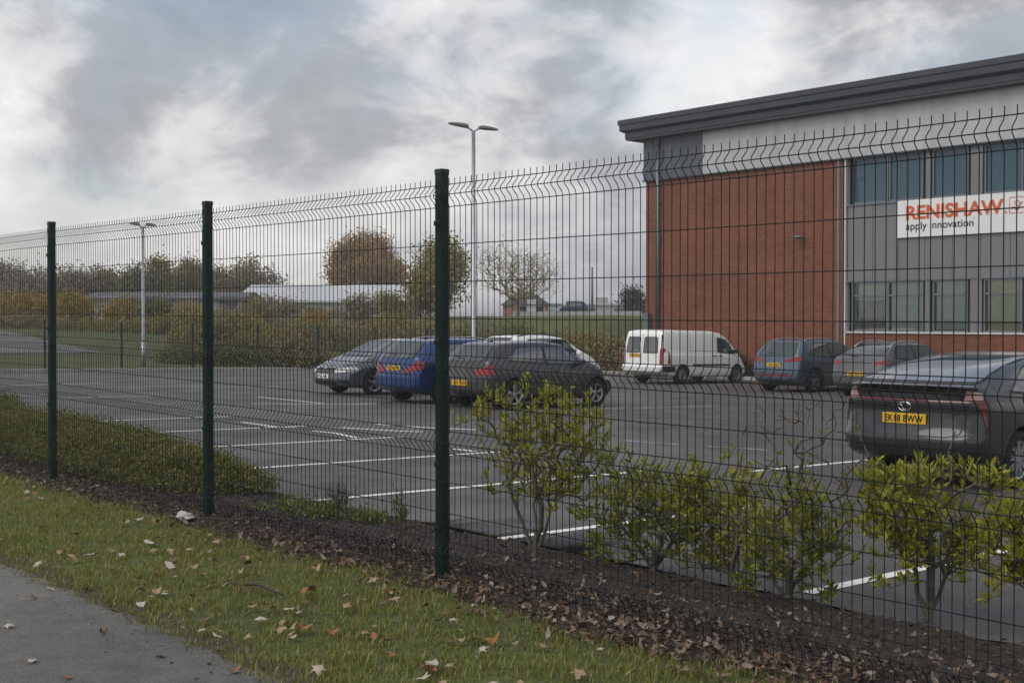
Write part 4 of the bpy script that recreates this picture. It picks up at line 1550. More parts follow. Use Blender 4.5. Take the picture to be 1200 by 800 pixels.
    for rep in range(6):
        off = rep * 7.0
        gl = [(M_BL, .36), (M_BL, 1.0), (M_BL, .97), (M_BY, 1.0)] if rep % 2 == 0 else [(M_BL, .8), (M_BY, 1.0), (M_BL, .5), (M_BL, 1.0)]
        for (a, b), (g, dr) in zip(lows, gl):
            x0, x1 = X(a) + off, X(b) + off
            if x1 > xe - .3:
                continue
            win(x0, x1, zwl0 + .002, zwl1 - .002, M_CG, zt - zwl0, blind=g, drop=dr)
        for (a, b) in ups:
            x0, x1 = X(a) + off, X(b) + off
            if x1 > xe - .3:
                continue
            win(x0, x1, zwu0 + .002, zwu1 - .05, M_GB)
        for zz0, zz1 in ((zwl0 + .002, zwl1 - .002), (zwu0 + .002, zwu1 - .05)):
            for a, b in ((1082.3, 1090), (1135, 1151), (1199.5, 1203)):
                x0, x1 = X(a) + off + .05, X(b) + off - .02
                if x1 < xe:
                    slab(x0, x1, zz0, zz1, .03, .2, M_MUL, 'mullion_panel')
    # downpipe
    bm = bmesh.new()
    xp = X(773)
    add_tube(bm, [(xp, -.14, zsof + .02), (xp, -.14, -.9)], .085, 12)
    add_box(bm, (xp, -.14, zsof - .1), (.24, .16, .3), None, .02)
    for z in (1.0, 3.0, 5.0, 6.6):
        add_box(bm, (xp, -.09, z), (.24, .12, .05))
    bm_obj('downpipe', bm, M_PIPE, root)
    # grey service box on the corner
    bm = bmesh.new()
    add_box(bm, (X(761), -.12, fx(761, 378)[1]), (.32, .24, .8), None, .02)
    bm_obj('service_cabinet', bm, M_PIPE, root)
    # wall floodlight
    bm = bmesh.new()
    x_, z_ = fx(943, 279)
    add_box(bm, (x_, -.06, z_), (.1, .12, .1))
    add_box(bm, (x_ - .1, -.26, z_ + .02), (.34, .3, .07), Matrix.Rotation(R(-12), 4, 'X'), .02)
    bm_obj('wall_floodlight', bm, M_MUL, root)

    # ---------------- the sign
    x0 = X(1052)
    zs1 = (fx(1052, 237)[1] + fx(1190, 224)[1]) / 2
    zs0 = (fx(1052, 279)[1] + fx(1190, 271.5)[1]) / 2
    ws = 7.6
    rp = math.atan2(-U.y, -U.x)
    sroot = empty('company_sign', W(T_CORNER - x0, D + .0, 0), rp, 'wide white banner sign with orange company lettering on the grey panels', 'sign')
    bm = bmesh.new()
    add_box(bm, (ws / 2, -.055, (zs0 + zs1) / 2), (ws, .04, zs1 - zs0), None, .004)
    bm_obj('sign_board', bm, mat('sign_white', (.8, .8, .81), .5, var=.03, scale=1), sroot)
    M_OR = mat('sign_orange', (.62, .12, .035), .5)
    M_INK = mat('sign_ink', (.03, .03, .045), .5)
    hz = zs1 - zs0
    xs0 = X(1063) - x0
    xs1 = X(1181) - x0

    def put(txt, xa, xb_, zc0, zc1, m, bold, shear=0.0, nm='lettering'):
        t, bb = text_obj(nm, txt, 1.0, m, sroot, .006, bold, shear)
        sxk = (xb_ - xa) / (bb[1] - bb[0])
        szk = (zc1 - zc0) / (bb[3] - bb[2])
        t.scale = (sxk, szk, 1)
        t.rotation_euler = (R(90), 0, 0)
        t.location = (xa - bb[0] * sxk, -.081, zc0 - bb[2] * szk)
    za = zs1 - hz * .15
    zb2 = zs1 - hz * .53
    put('RENISHAW', xs0, xs1 - .12, zb2, za, M_OR, .03)
    put('.', xs1 - .07, xs1 - .0, zb2, zb2 + .08, M_OR, .02, nm='full_stop')
    put('apply innovation', xs0, X(1142) - x0, zs1 - hz * .86, zs1 - hz * .6, M_INK, .006)
    bm = bmesh.new()
    add_lathe(bm, [(.022, -.004), (.022, .004), (.03, .004), (.03, -.004), (.022, -.004)], 14, 'Y', (X(1142.8) - x0, -.078, zs1 - hz * .6))
    bm_obj('registered_mark', bm, M_INK, sroot)
    # outlined square with the flowing mark
    bm = bmesh.new()
    bx0 = X(1184) - x0
    bs = (za - zb2) * 1.05
    for a, b in (((0, 0), (1, 0)), ((1, 0), (1, 1)), ((1, 1), (0, 1)), ((0, 1), (0, 0))):
        add_tube(bm, [(bx0 + a[0] * bs, -.08, zb2 + a[1] * bs), (bx0 + b[0] * bs, -.08, zb2 + b[1] * bs)], .012, 6)
    pts = []
    for k in range(40):
        a = k / 39
        pts.append((bx0 + bs * (.12 + .75 * a), -.082, zb2 + bs * (.25 + .12 * math.sin(a * 9) + .35 * a * a)))
    add_tube(bm, pts, [.014 + .02 * math.sin(math.pi * k / 39) for k in range(40)], 6)
    pts = [(bx0 + bs * (.5 + .16 * math.cos(k * .5)), -.082, zb2 + bs * (.62 + .16 * math.sin(k * .5))) for k in range(11)]
    add_tube(bm, pts, .014, 6)
    bm_obj('square_emblem', bm, mat('sign_orange_thin', (.66, .22, .12), .5), sroot)


# ------------------------------------------------------------------ lamps
def build_lamps():
    M = mat('galvanised_pole', (.36, .38, .41), .4, metal=.6, var=.12, scale=3)
    MH = mat('lamp_head_grey', (.16, .165, .175), .45, metal=.3)
    ML = mat('lamp_glass', (.35, .36, .36), .15)

    def lamp(p, hgt, r0, heads, yaw, label, hs=1.0):
        root = empty('street_lamp', p, yaw, label, 'street lamp', 'car park lamp posts')
        bm = bmesh.new()
        add_tube(bm, [(0, 0, -.1), (0, 0, 1.1)], r0 * 1.45, 14)
        add_tube(bm, [(0, 0, 1.1), (0, 0, 1.16), (0, 0, hgt)], [r0 * 1.4, r0, r0 * .78], 14)
        bm_obj('pole', bm, M, root)
        for sg in heads:
            bm = bmesh.new()
            add_tube(bm, [(0, 0, hgt - .04), (sg * .2 * hs, 0, hgt + .06), (sg * .45 * hs, 0, hgt + .11)], .03, 8)
            bm_obj('arm', bm, M, root)
            bm = bmesh.new()
            # tapered flat head
            L_, w_ = 1.0 * hs, .34 * hs
            secs = [(0, .1, .07), (.15, w_ / 2, .1), (.5, w_ / 2, .09), (.85, w_ * .42, .06), (1.0, w_ * .2, .03)]
            prev = None
            for f, hw, hh in secs:
                x = sg * (.3 * hs + f * L_)
                zc = hgt + .11 + (.10 if sg < 0 else -.03) * f * L_
                row = [bm.verts.new((x, y, z)) for y, z in ((-hw, zc), (-hw * .6, zc + hh), (hw * .6, zc + hh), (hw, zc), (hw * .7, zc - hh * .35), (-hw * .7, zc - hh * .35))]
                if prev:
                    for i in range(6):
                        bm.faces.new((prev[i], prev[(i + 1) % 6], row[(i + 1) % 6], row[i]))
                else:
                    bm.faces.new(row)
                prev = row
            bm.faces.new(prev)
            hd = bm_obj('lamp_head', bm, MH, root, True, 30)
            bm = bmesh.new()
            add_box(bm, (sg * (.3 * hs + .45 * L_), 0, hgt + .085 + (.05 if sg < 0 else 0) * hs), (.5 * hs, .2 * hs, .025), Matrix.Rotation(R(5.7) if sg < 0 else R(1.7), 4, 'Y'), .008)
            bm_obj('lens', bm, ML, hd)
    p = at_depth(555, 400, 44.0)
    t, d = td(p.x, p.y)
    p.z = zcp(d)
    top = at_depth(555, 150, 44.0).z
    lamp(p, top - p.z - .1, .085, (1, -1), R(28), 'tall grey lamp post with two flat heads behind the parked cars', .75)
    p = on_park(168, 434)
    top = at_depth(168, 263, p.y).z
    t, d = td(p.x, p.y)
    q = W(T_END + .7, d, terrain(T_END + .7, d))
    q = at_depth(168, 400, 53.0); t, d = td(q.x, q.y); q.z = float(terrain(t, d))
    top = at_depth(168, 264, q.y).z
    lamp(q, top - q.z - .1, .07, (1, -1), R(20), 'slim grey lamp post far left beside the end kerb', .42)


# ------------------------------------------------------------------ plants
def leaf_quads(C, Dr, L, Wd, droop=.25, fold=.25, rng=RNG, six=True):
    """leaf blades: centre-base points C, directions Dr, lengths, widths -> verts, faces (two quads each when six)"""
    n = len(C)
    Dr = Dr / np.linalg.norm(Dr, axis=1)[:, None]
    rnd = rng.normal(size=(n, 3))
    S = np.cross(Dr, rnd)
    S /= np.linalg.norm(S, axis=1)[:, None]
    Nn = np.cross(S, Dr)
    L = L[:, None]
    Wd = Wd[:, None]
    b = C
    tip = C + Dr * L - Nn * L * droop
    m1 = C + Dr * L * .5
    l = m1 + S * Wd * .5 + Nn * Wd * fold
    r_ = m1 - S * Wd * .5 + Nn * Wd * fold
    if not six:
        v = np.stack([b, l, tip, r_], 1).reshape(-1, 3)
        i = np.arange(n)[:, None] * 4
        return v, np.concatenate([i, i + 1, i + 2, i + 3], 1)
    v = np.stack([b, l, tip, r_, m1], 1).reshape(-1, 3)
    i = np.arange(n)[:, None] * 5
    f = np.concatenate([np.concatenate([i, i + 1, i + 4], 1), np.concatenate([i + 1, i + 2, i + 4], 1),
                        np.concatenate([i + 2, i + 3, i + 4], 1), np.concatenate([i + 3, i, i + 4], 1)], 0)
    return v, f


def skeleton(trunk, tips, step, rng, wob=.12, stems=0, rx=0, cz=0, rz=0):
    """grow: every tip joins the nearest earlier node; returns nodes, parents, tip node ids"""
    nodes = [np.array(p, float) for p in trunk]
    par = [-1] + list(range(len(trunk) - 1))
    tip_ids = []
    root = nodes[0]
    # further stems that fork near the ground and lean outward
    for k in range(stems):
        a = 2 * math.pi * (k + rng.uniform(-.2, .2)) / max(1, stems)
        end = np.array([math.cos(a) * rx * .5, math.sin(a) * rx * .35, cz - rz * rng.uniform(.05, .35)])
        st = 1 + (k % 2)
        prev = st
        for f in (.25, .5, .75, 1.0):
            nodes.append(nodes[st] * (1 - f) + end * f + rng.normal(size=3) * .012 + np.array([0, 0, .05 * f * (1 - f)]))
            par.append(prev)
            prev = len(nodes) - 1
    order = np.argsort([np.linalg.norm(t - nodes[-1]) for t in tips])
    for oi in order:
        t = tips[oi]
        A = np.array(nodes)
        dd = np.linalg.norm(A - t, axis=1)
        # prefer nodes lower than the tip and nearer to the trunk
        dd = dd + np.maximum(0, A[:, 2] - t[2]) * 1.5 + .12 * np.linalg.norm(A - root, axis=1)
        k = int(np.argmin(dd))
        a = nodes[k]
        ln = np.linalg.norm(t - a)
        m = max(1, int(ln / step))
        for q in range(1, m + 1):
            f = q / m
            p = a + (t - a) * f
            if q < m:
                p = p + rng.normal(size=3) * wob * step + np.array([0, 0, .1 * ln * f * (1 - f) * 2])
            nodes.append(p)
            par.append(k if q == 1 else len(nodes) - 2)
        tip_ids.append(len(nodes) - 1)
    return np.array(nodes), np.array(par), np.array(tip_ids)


def limb_mesh(nodes, par, r_tip, r_max, seg=5, expo=2.3):
    n = len(nodes)
    acc = np.zeros(n)
    child = np.zeros(n, int)
    for i in range(n):
        if par[i] >= 0:
            child[par[i]] += 1
    rad = np.zeros(n)
    for i in range(n - 1, -1, -1):
        if child[i] == 0:
            acc[i] = r_tip ** expo
        if par[i] >= 0:
            acc[par[i]] += acc[i]
    rad = np.minimum(acc ** (1 / expo), r_max)
    V, Fc = [], []
    for i in range(n):
        p = par[i]
        if p < 0:
            continue
        a, b = nodes[p], nodes[i]
        t = b - a
        ln = np.linalg.norm(t)
        if ln < 1e-5:
            continue
        t = t / ln
        ref = np.array([0, 0, 1.0]) if abs(t[2]) < .9 else np.array([1.0, 0, 0])
        s = np.cross(t, ref); s /= np.linalg.norm(s)
        u = np.cross(s, t)
        base = len(V)
        ra = min(rad[p], rad[i] * 1.35)
        for q, rr in ((a - t * ra * .3, ra), (b, rad[i])):
            for k in range(seg):
                an = 2 * math.pi * k / seg
                V.append(q + (s * math.cos(an) + u * math.sin(an)) * rr)
        for k in range(seg):
            Fc.append((base + k, base + (k + 1) % seg, base + seg + (k + 1) % seg, base + seg + k))
    return np.array(V), np.array(Fc), rad


def crown_points(n, rng, rx, ry, rz, shell=.55, flat=.0, lumps=5):
    """points in an uneven ellipsoid: a union of lobes, thinner inside"""
    out = []
    lob = [(rng.normal(size=3) * np.array([.5, .5, .42]), rng.uniform(.45, .68)) for _ in range(lumps)]
    while len(out) < n:
        p = rng.uniform(-1, 1, 3)
        r_ = np.linalg.norm(p)
        if r_ > 1:
            continue
        ok = r_ < .62 or any(np.linalg.norm(p - c) < rr for c, rr in lob)
        if not ok:
            continue
        if rng.random() < shell and r_ < .45:
            continue
        if p[2] < -1 + flat:
            continue
        out.append(p * np.array([rx, ry, rz]))
    return np.array(out)


BARK = None


def tree(name, label, cat, base, h, rx, rz, czf, mleaf, nleaf, lsize, ntips=140, group=None, mbark=None, seed=1, trunk_r=.16, lean=0.0,
         spread=.8, shell=.55, twig=.012, ry=None, lumps=6, multi=1, leaf_w=.62, flat=0.0):
    rng = np.random.default_rng(seed)
    root = empty(name, base, rng.uniform(0, 6), label, cat, group)
    cz = h * czf
    tips = crown_points(ntips, rng, rx * .96, (ry or rx) * .96, rz * .97, shell, lumps=lumps, flat=flat) + np.array([0, 0, cz])
    tips[:, 2] = np.maximum(tips[:, 2], h * .07)
    th = max(h * .12, cz - rz * .55)
    trunk = [np.array([0, 0, -.15])] + [np.array([lean * f + .03 * rng.normal() * (f > 0), .03 * rng.normal() * (f > 0), th * f]) for f in (0.0, .33, .66, 1.0)]
    nodes, par, ids = skeleton(trunk, list(tips), max(.08, h * .06), rng)
    V, Fc, rad = limb_mesh(nodes, par, twig, trunk_r)
    mesh_np('trunk', V, Fc, mbark or BARK, root, smooth=True)
    if nleaf > 0:
        src = ids
        w = rng.choice(src, nleaf)
        jit = rng.normal(size=(nleaf, 3)) * spread * lsize * 2.2
        C = nodes[w] + jit
        Dr = rng.normal(size=(nleaf, 3)) + np.array([0, 0, .25])
        L = lsize * rng.uniform(.6, 1.3, nleaf)
        v, f = leaf_quads(C, Dr, L, L * leaf_w, rng=rng, six=False)
        mesh_np('crown', v, f, mleaf, root)
    return root


def shrub(base, h, rx, rz, cz, mleaf, mbark, nt, label, seed, trunk_r=.025, leaf=.062, per=9, stems=4, bare=0.0, off=(0, 0), name='shrub', group=None, cat='shrub',
          bare_tips=None, ltips=None):
    """an open evergreen shrub: forked stems, tufts of upright leaves at the twig ends"""
    rng = np.random.default_rng(seed)
    root = empty(name, base, 0, label, cat, group)
    tips = crown_points(int(nt * 1.35), rng, rx, rx * .75, rz, .25, lumps=6)
    tips *= np.exp(rng.normal(0, .2, len(tips)))[:, None]
    tips = tips + np.array([off[0], off[1], cz])
    tips[:, 2] = np.maximum(tips[:, 2], .06)
    if ltips is not None:
        tips = np.concatenate([tips, np.array(ltips)])
    nb = 0
    if bare_tips is not None:
        nb = len(bare_tips)
        tips = np.concatenate([tips, np.array(bare_tips)])
    th = max(.07, (cz - rz) * .7 + .05)
    trunk = [np.array([0, 0, -.06]), np.array([0, 0, 0]), np.array([.012, .0, th * .5]), np.array([-.01, .01, th])]
    nodes, par, ids = skeleton(trunk, list(tips), .06, rng, .16, stems, rx, cz, rz)
    V, Fc, rad = limb_mesh(nodes, par, .0034, trunk_r, 6, 2.25)
    order_tip = nodes[ids]
    if nb:
        bt = np.array(bare_tips)
        keep = np.array([np.min(np.linalg.norm(bt - p, axis=1)) > 1e-6 for p in order_tip])
        lids = ids[keep]
    else:
        lids = ids
    # leaves along the last nodes of each twig
    C, Dd, shoots = [], [], []
    for i in lids:
        if rng.random() < bare:
            continue
        j = i
        dirv = nodes[i] - nodes[par[i]]
        dirv /= np.linalg.norm(dirv) + 1e-6
        dirv = dirv * .55 + np.array([0, 0, .75]) + rng.normal(size=3) * .18
        dirv /= np.linalg.norm(dirv)
        sh = rng.uniform(.02, .11)
        tipp = nodes[i] + dirv * sh
        shoots.append((nodes[i], tipp))
        for k in range(per):
            f = rng.random() ** 1.7
            C.append(tipp - dirv * (sh + .03) * f + rng.normal(size=3) * .004)
            a = rng.normal(size=3)
            a -= dirv * a.dot(dirv)
            a /= np.linalg.norm(a)
            Dd.append(dirv * rng.uniform(.4, 1.1) + a * rng.uniform(.35, .9))
    # smaller sprays on the side twigs
    thin = np.where((rad < .006) & (nodes[:, 2] > cz - rz * 1.0) & (par >= 0))[0]
    if nb:
        thin = np.array([i for i in thin if np.min(np.linalg.norm(bt - nodes[i], axis=1)) > .22])
    for i in rng.choice(thin, int(len(lids) * 1.3)):
        dirv = rng.normal(size=3) * .6 + np.array([0, 0, .75])
        dirv /= np.linalg.norm(dirv)
        for k in range(5):
            a = rng.normal(size=3)
            C.append(nodes[i] + dirv * .03 * rng.random() + rng.normal(size=3) * .006)
            Dd.append(dirv * rng.uniform(.5, 1.1) + a * .45)
    C = np.array(C); Dd = np.array(Dd)
    L = leaf * .78 * rng.uniform(.4, 1.25, len(C))
    v, f = leaf_quads(C, Dd, L, L * rng.uniform(.26, .42, len(C)), .12, .2, rng=rng)
    mesh_np('foliage', v, f, mleaf, root, smooth=False)
    sv, sf, nv = [V], [Fc], len(V)
    for a, b in shoots:
        v2, f2, _ = limb_mesh(np.array([a, b]), np.array([-1, 0]), .002, .003, 4)
        sv.append(v2); sf_ = f2 + nv; nv += len(v2)
        sf.append(np.concatenate([sf_[:, :2], sf_[:, 2:]], 1))
    mesh_np('stems', np.concatenate(sv), np.concatenate(sf), mbark, root, smooth=True)
    return root


def scrub(name, label, cat, base, rz_yaw, lx, ly, h, mleaf, nleaf, lsize, seed, group=None, ntips=120, twig=.01, mbark=None, shape='mound', leaf_w=.6, shell=.5, rnd=False):
    """a hedge or thicket: many stems from the ground, leaves through the volume"""
    rng = np.random.default_rng(seed)
    root = empty(name, base, rz_yaw, label, cat, group)
    P = []
    ph = rng.uniform(0, 6, 6)

    def top(x, y):
        u = x / lx
        e = (1 - abs(2 * u) ** (2.1 if rnd else 3.2)) * (1 - abs(2 * y / ly) ** (2.0 if rnd else 2.5))
        wav = .82 + .12 * math.sin(x * 1.7 + ph[0]) + .08 * math.sin(x * 4.3 + ph[1]) + .05 * math.sin(x * 9 + ph[2])
        return h * max(0, e) ** .55 * wav
    while len(P) < ntips:
        x = rng.uniform(-.5, .5) * lx
        y = rng.uniform(-.5, .5) * ly
        tz = top(x, y)
        z = tz * (rng.uniform(0, 1) ** shell)
        if tz < .06 * h:
            continue
        P.append((x, y, max(z, .03)))
    P = np.array(P)
    V, Fc = [], []
    # short stems rising to a share of the tips
    for p in P[:: max(1, ntips // 90)]:
        q0 = np.array([p[0] * .9 + rng.normal() * .05 * h, p[1] * .6, -.1])
        nd = np.array([q0, q0 * .5 + p * .5 + rng.normal(size=3) * .04 * h, p])
        v, f, _ = limb_mesh(nd, np.array([-1, 0, 1]), twig, twig * 2, 4)
        Fc.append(f + sum(len(a) for a in V)); V.append(v)
    if V:
        mesh_np('stems', np.concatenate(V), np.concatenate(Fc), mbark or BARK, root)
    w = rng.integers(0, ntips, nleaf)
    C = P[w] + rng.normal(size=(nleaf, 3)) * np.array([1, 1, .7]) * lsize * 1.7
    C[:, 2] = np.maximum(C[:, 2], .01)
    Dr = rng.normal(size=(nleaf, 3)) + np.array([0, 0, .5])
    L = lsize * rng.uniform(.6, 1.3, nleaf)
    v, f = leaf_quads(C, Dr, L, L * leaf_w, rng=rng, six=False)
    mesh_np('foliage', v, f, mleaf, root)
    return root


def build_plants():
    global BARK
    BARK = mat('bark', (.1, .085, .07), .9, var=.35, scale=20, bump=.5, bscale=60)
    bark_g = mat('grey_bark', (.14, .125, .105), .9, var=.35, scale=30, bump=.5, bscale=90)
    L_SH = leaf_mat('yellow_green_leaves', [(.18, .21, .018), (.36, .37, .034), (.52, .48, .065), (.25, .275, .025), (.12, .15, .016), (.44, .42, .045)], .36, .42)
    L_SH2 = leaf_mat('darker_green_leaves', [(.13, .16, .018), (.26, .285, .028), (.39, .38, .045), (.09, .12, .014), (.2, .23, .022)], .36, .42)  # darker green mix for two of the shrubs
    # --- shrubs behind the fence
    def gp(px, py):
        r = ray(px, py)
        s = 1.53 / -r.z
        for _ in range(6):
            t, d = td(r.x * s, r.y * s)
            s = (EYE - float(terrain(t, d)) - .01) / -r.z
        return Vector((r.x * s, r.y * s, EYE + r.z * s))
    # 1: left tall one
    p = gp(626, 650)
    sc = p.y / F_PX
    grp = 'shrubs planted behind the fence'
    zt = lambda py: EYE + (375 - py) * sc - p.z
    rng = np.random.default_rng(3)
    xt = [((548 - 626) * sc, .0, zt(492)), ((562 - 626) * sc, .05, zt(480)), ((700 - 626) * sc, -.05, zt(500)), ((720 - 626) * sc, .05, zt(545)), ((690 - 626) * sc, .1, zt(475)),
          ((590 - 626) * sc, 0, zt(462)), ((575 - 626) * sc, .1, zt(475)), ((660 - 626) * sc, 0, zt(462)), ((640 - 626) * sc, .1, zt(466)), ((715 - 626) * sc, 0, zt(520)), ((610 - 626) * sc, .0, zt(458))]
    xt2 = [tuple(np.array(q) + rng.normal(size=3) * .045) for q in xt for _ in range(4)]
    shrub(p, .85, 78 * sc, 74 * sc, zt(540), L_SH, bark_g, 200, 'tallest yellow green shrub on a forked trunk, just right of the middle post', 31, .042, .062, 10,
          off=(6 * sc, 0), ltips=xt2, group=grp)
    # 2
    p = gp(765, 668); sc = p.y / F_PX
    zt = lambda py: EYE + (375 - py) * sc - p.z
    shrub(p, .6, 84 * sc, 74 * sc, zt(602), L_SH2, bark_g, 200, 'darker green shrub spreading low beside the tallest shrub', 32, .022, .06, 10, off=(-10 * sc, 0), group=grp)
    # 2b + 3
    p = gp(860, 683); sc = p.y / F_PX
    zt = lambda py: EYE + (375 - py) * sc - p.z
    shrub(p, .6, 68 * sc, 82 * sc, zt(614), L_SH, bark_g, 200, 'dense green shrub left of the twiggy bare-topped shrub', 33, .018, .062, 10, off=(-4 * sc, .1), group=grp)
    p = gp(922, 702); sc = p.y / F_PX
    zt = lambda py: EYE + (375 - py) * sc - p.z
    rng = np.random.default_rng(9)
    bt = [((x - 922) * sc, rng.normal() * .08, zt(y)) for x, y in
          ((872, 498), (890, 476), (902, 520), (915, 488), (935, 482), (950, 512), (962, 470), (975, 505), (985, 478), (1000, 500), (1008, 530), (884, 540), (930, 530), (945, 470), (958, 535),
           (992, 545), (870, 560), (1002, 565), (905, 500), (968, 488))]
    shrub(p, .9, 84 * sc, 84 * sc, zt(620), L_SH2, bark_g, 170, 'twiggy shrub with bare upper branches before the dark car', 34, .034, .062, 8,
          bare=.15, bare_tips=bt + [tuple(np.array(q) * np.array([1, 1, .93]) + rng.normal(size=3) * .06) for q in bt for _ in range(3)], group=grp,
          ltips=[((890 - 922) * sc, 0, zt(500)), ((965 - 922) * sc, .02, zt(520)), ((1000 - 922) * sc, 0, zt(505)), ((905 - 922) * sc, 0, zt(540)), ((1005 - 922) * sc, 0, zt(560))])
    # 4
    p = gp(1088, 722); sc = p.y / F_PX
    zt = lambda py: EYE + (375 - py) * sc - p.z
    rng = np.random.default_rng(5)
    lt = [((x - 1088) * sc, rng.normal() * .1, zt(556 + abs(x - 1095) * .14 + rng.normal() * 5)) for x in np.linspace(1018, 1178, 60)]
    shrub(p, .7, 84 * sc, 66 * sc, zt(616), L_SH, bark_g, 210, 'broad flat-topped yellow green shrub below the dark car', 35, .024, .068, 9, ltips=lt, group=grp,
          bare_tips=[((1118 - 1088) * sc, 0, zt(505)), ((1140 - 1088) * sc, 0, zt(510)), ((1112 - 1088) * sc, 0.02, zt(530))])
    # 5 at the edge
    p = gp(1222, 742); sc = p.y / F_PX
    zt = lambda py: EYE + (375 - py) * sc - p.z
    shrub(p, .75, 78 * sc, 75 * sc, zt(640), L_SH, bark_g, 210, 'leaning yellow green shrub cut off by the right edge of the view', 36, .02, .07, 10, group=grp)
    # --- small weeds at the bed edge
    L_WD = leaf_mat('weed_leaves', [(.1, .12, .04), (.16, .18, .05), (.12, .1, .06)], .6, .2)
    p = gp(470, 618); sc = p.y / F_PX
    shrub(p, .3, .06, .16, .16, L_WD, bark_g, 26, 'spindly weed stem left of the middle post', 37, .004, .03, 5, name='weed_plant', cat='weed')
    p = gp(395, 605); sc = p.y / F_PX
    shrub(p, .25, .16, .1, .13, leaf_mat('dry_leaves', [(.05, .045, .035), (.085, .07, .05)], .8, .1), bark_g, 60, 'small dark dried shrub at the bed edge', 38, .005, .022, 5, name='dry_shrub', cat='shrub')
    for px, py, lab in ((372, 606, 'tuft of green weeds near the dried shrub'), (436, 612, 'tuft of green weeds between dried shrub and weed stem'), (330, 600, 'tuft of green weeds by the hedge end')):
        p = gp(px, py)
        scrub('weed_tuft', lab, 'weed', p, .9, .4, .25, .09, leaf_mat('tuft_leaves', [(.13, .16, .03), (.22, .25, .05)], .5, .3), 260, .035, px, ntips=60, twig=.003)
    # --- low evergreen mounds on the left, behind the fence
    L_MD = leaf_mat('mound_leaves', [(.10, .115, .026), (.165, .175, .04), (.25, .25, .06), (.13, .11, .04)], .5, .25)
    yaw = math.atan2(U.y, U.x)
    for (t, d, lx, ly, h, lab, sd) in ((5.75, 1.0, 2.5, 1.25, .5, 'low olive green shrub mound ending right of the second post', 41),
                                       (7.7, 1.25, 2.6, 1.6, .58, 'low olive green shrub mound between second and third post', 42),
                                       (10.0, 1.35, 3.0, 1.9, .64, 'low olive green shrub mound behind the leftmost post', 43),
                                       (12.9, 1.45, 3.6, 1.9, .7, 'low olive green shrub mound at the left edge', 44)):
        p = W(t, d, float(terrain(t, d)))
        scrub('ground_shrub', lab, 'shrub', p, yaw, lx, ly, h, L_MD, 24000, .034, sd, 'low shrub mounds behind the fence', ntips=2200, twig=.004, shell=.3, leaf_w=.5, rnd=True)

    # --- background trees
    L_RUST = leaf_mat('rust_leaves', [(.34, .18, .04), (.46, .27, .05), (.28, .17, .05), (.4, .2, .035)], .6, .3)
    L_OLV = leaf_mat('olive_leaves', [(.24, .2, .055), (.34, .28, .07), (.19, .175, .05)], .6, .3)
    L_YEL = leaf_mat('ochre_leaves', [(.33, .22, .025), (.45, .31, .03), (.24, .18, .03)], .6, .3)
    L_GRN = leaf_mat('dull_green_leaves', [(.13, .135, .045), (.19, .185, .06), (.22, .18, .065)], .6, .25)
    L_BRN = leaf_mat('brown_scrub_leaves', [(.21, .165, .07), (.29, .23, .1), (.22, .2, .085)], .7, .2)
    L_GREY = leaf_mat('grey_twig_leaves', [(.25, .21, .15), (.33, .28, .2), (.2, .175, .12)], .8, .2)
    L_CON = leaf_mat('conifer_leaves', [(.045, .065, .04), (.07, .09, .05)], .7, .1)

    def T(px, pyb, pyt, halfpx, Y, ml, nl, ls, lab, name='autumn_tree', cat='tree', seed=1, czf=None, **kw):
        s = Y / F_PX
        p = at_depth(px, 375, Y)
        z0 = terrain_xy(p.x, p.y)
        ztop = EYE + (375 - pyt) * s
        h = ztop - z0
        zb = EYE + (375 - pyb) * s
        rz = (ztop - max(zb, z0)) / 2
        cz = (ztop + max(zb, z0)) / 2 - z0
        return tree(name, lab, cat, Vector((p.x, p.y, z0)), h, halfpx * s, rz, cz / h, ml, nl, ls, group='trees beyond the car park', seed=seed, **kw)
    T(435, 345, 274, 50, 150, L_RUST, 15000, .3, 'rounded rust brown autumn tree behind the white shed', seed=51, ntips=420, trunk_r=.35, twig=.03, spread=.9)
    T(396, 345, 312, 17, 148, L_RUST, 1800, .3, 'small rust brown tree left of the rounded autumn tree', seed=52, ntips=90, trunk_r=.2, twig=.03)
    T(512, 400, 284, 38, 92, L_OLV, 9000, .24, 'loose olive tree behind the middle fence post', name='olive_tree', seed=53, ntips=330, trunk_r=.2, twig=.018, spread=1.0)
    T(606, 376, 276, 56, 100, leaf_mat('thin_yellow_leaves', [(.3, .26, .09), (.38, .33, .12)], .6, .3), 2200, .12, 'nearly bare spreading tree left of the far house', name='bare_tree', seed=54, ntips=1100, trunk_r=.3, twig=.016, spread=1.4, shell=.2, mbark=mat('pale_bark', (.3, .255, .18), .9, var=.2))
    T(743, 372, 339, 11, 120, L_CON, 3000, .25, 'small dark conifer beside the brick building', name='conifer', seed=55, ntips=140, trunk_r=.15, twig=.02)
    T(187, 372, 303, 10, 130, L_OLV, 6500, .3, 'narrow column shaped tree far left', name='column_tree', seed=56, ntips=150, trunk_r=.2, twig=.03)
    T(217, 372, 304, 18, 135, L_OLV, 6500, .3, 'rounded olive tree right of the column shaped tree', name='olive_tree', seed=57, ntips=150, trunk_r=.25, twig=.03)
    T(254, 372, 303, 26, 135, L_BRN, 6500, .3, 'brown olive tree behind the second post', seed=58, ntips=200, trunk_r=.25, twig=.03)
    T(292, 372, 304, 27, 136, L_BRN, 6500, .3, 'brown olive tree right of the second post', seed=59, ntips=200, trunk_r=.25, twig=.03)
    T(322, 372, 308, 17, 138, L_GREY, 1800, .28, 'thin grey brown tree left of the rust trees', seed=60, ntips=180, trunk_r=.25, twig=.025)
    T(158, 372, 314, 20, 128, L_GRN, 6500, .3, 'dull green tree left of the column shaped tree', name='green_tree', seed=61, ntips=150, trunk_r=.25, twig=.03)
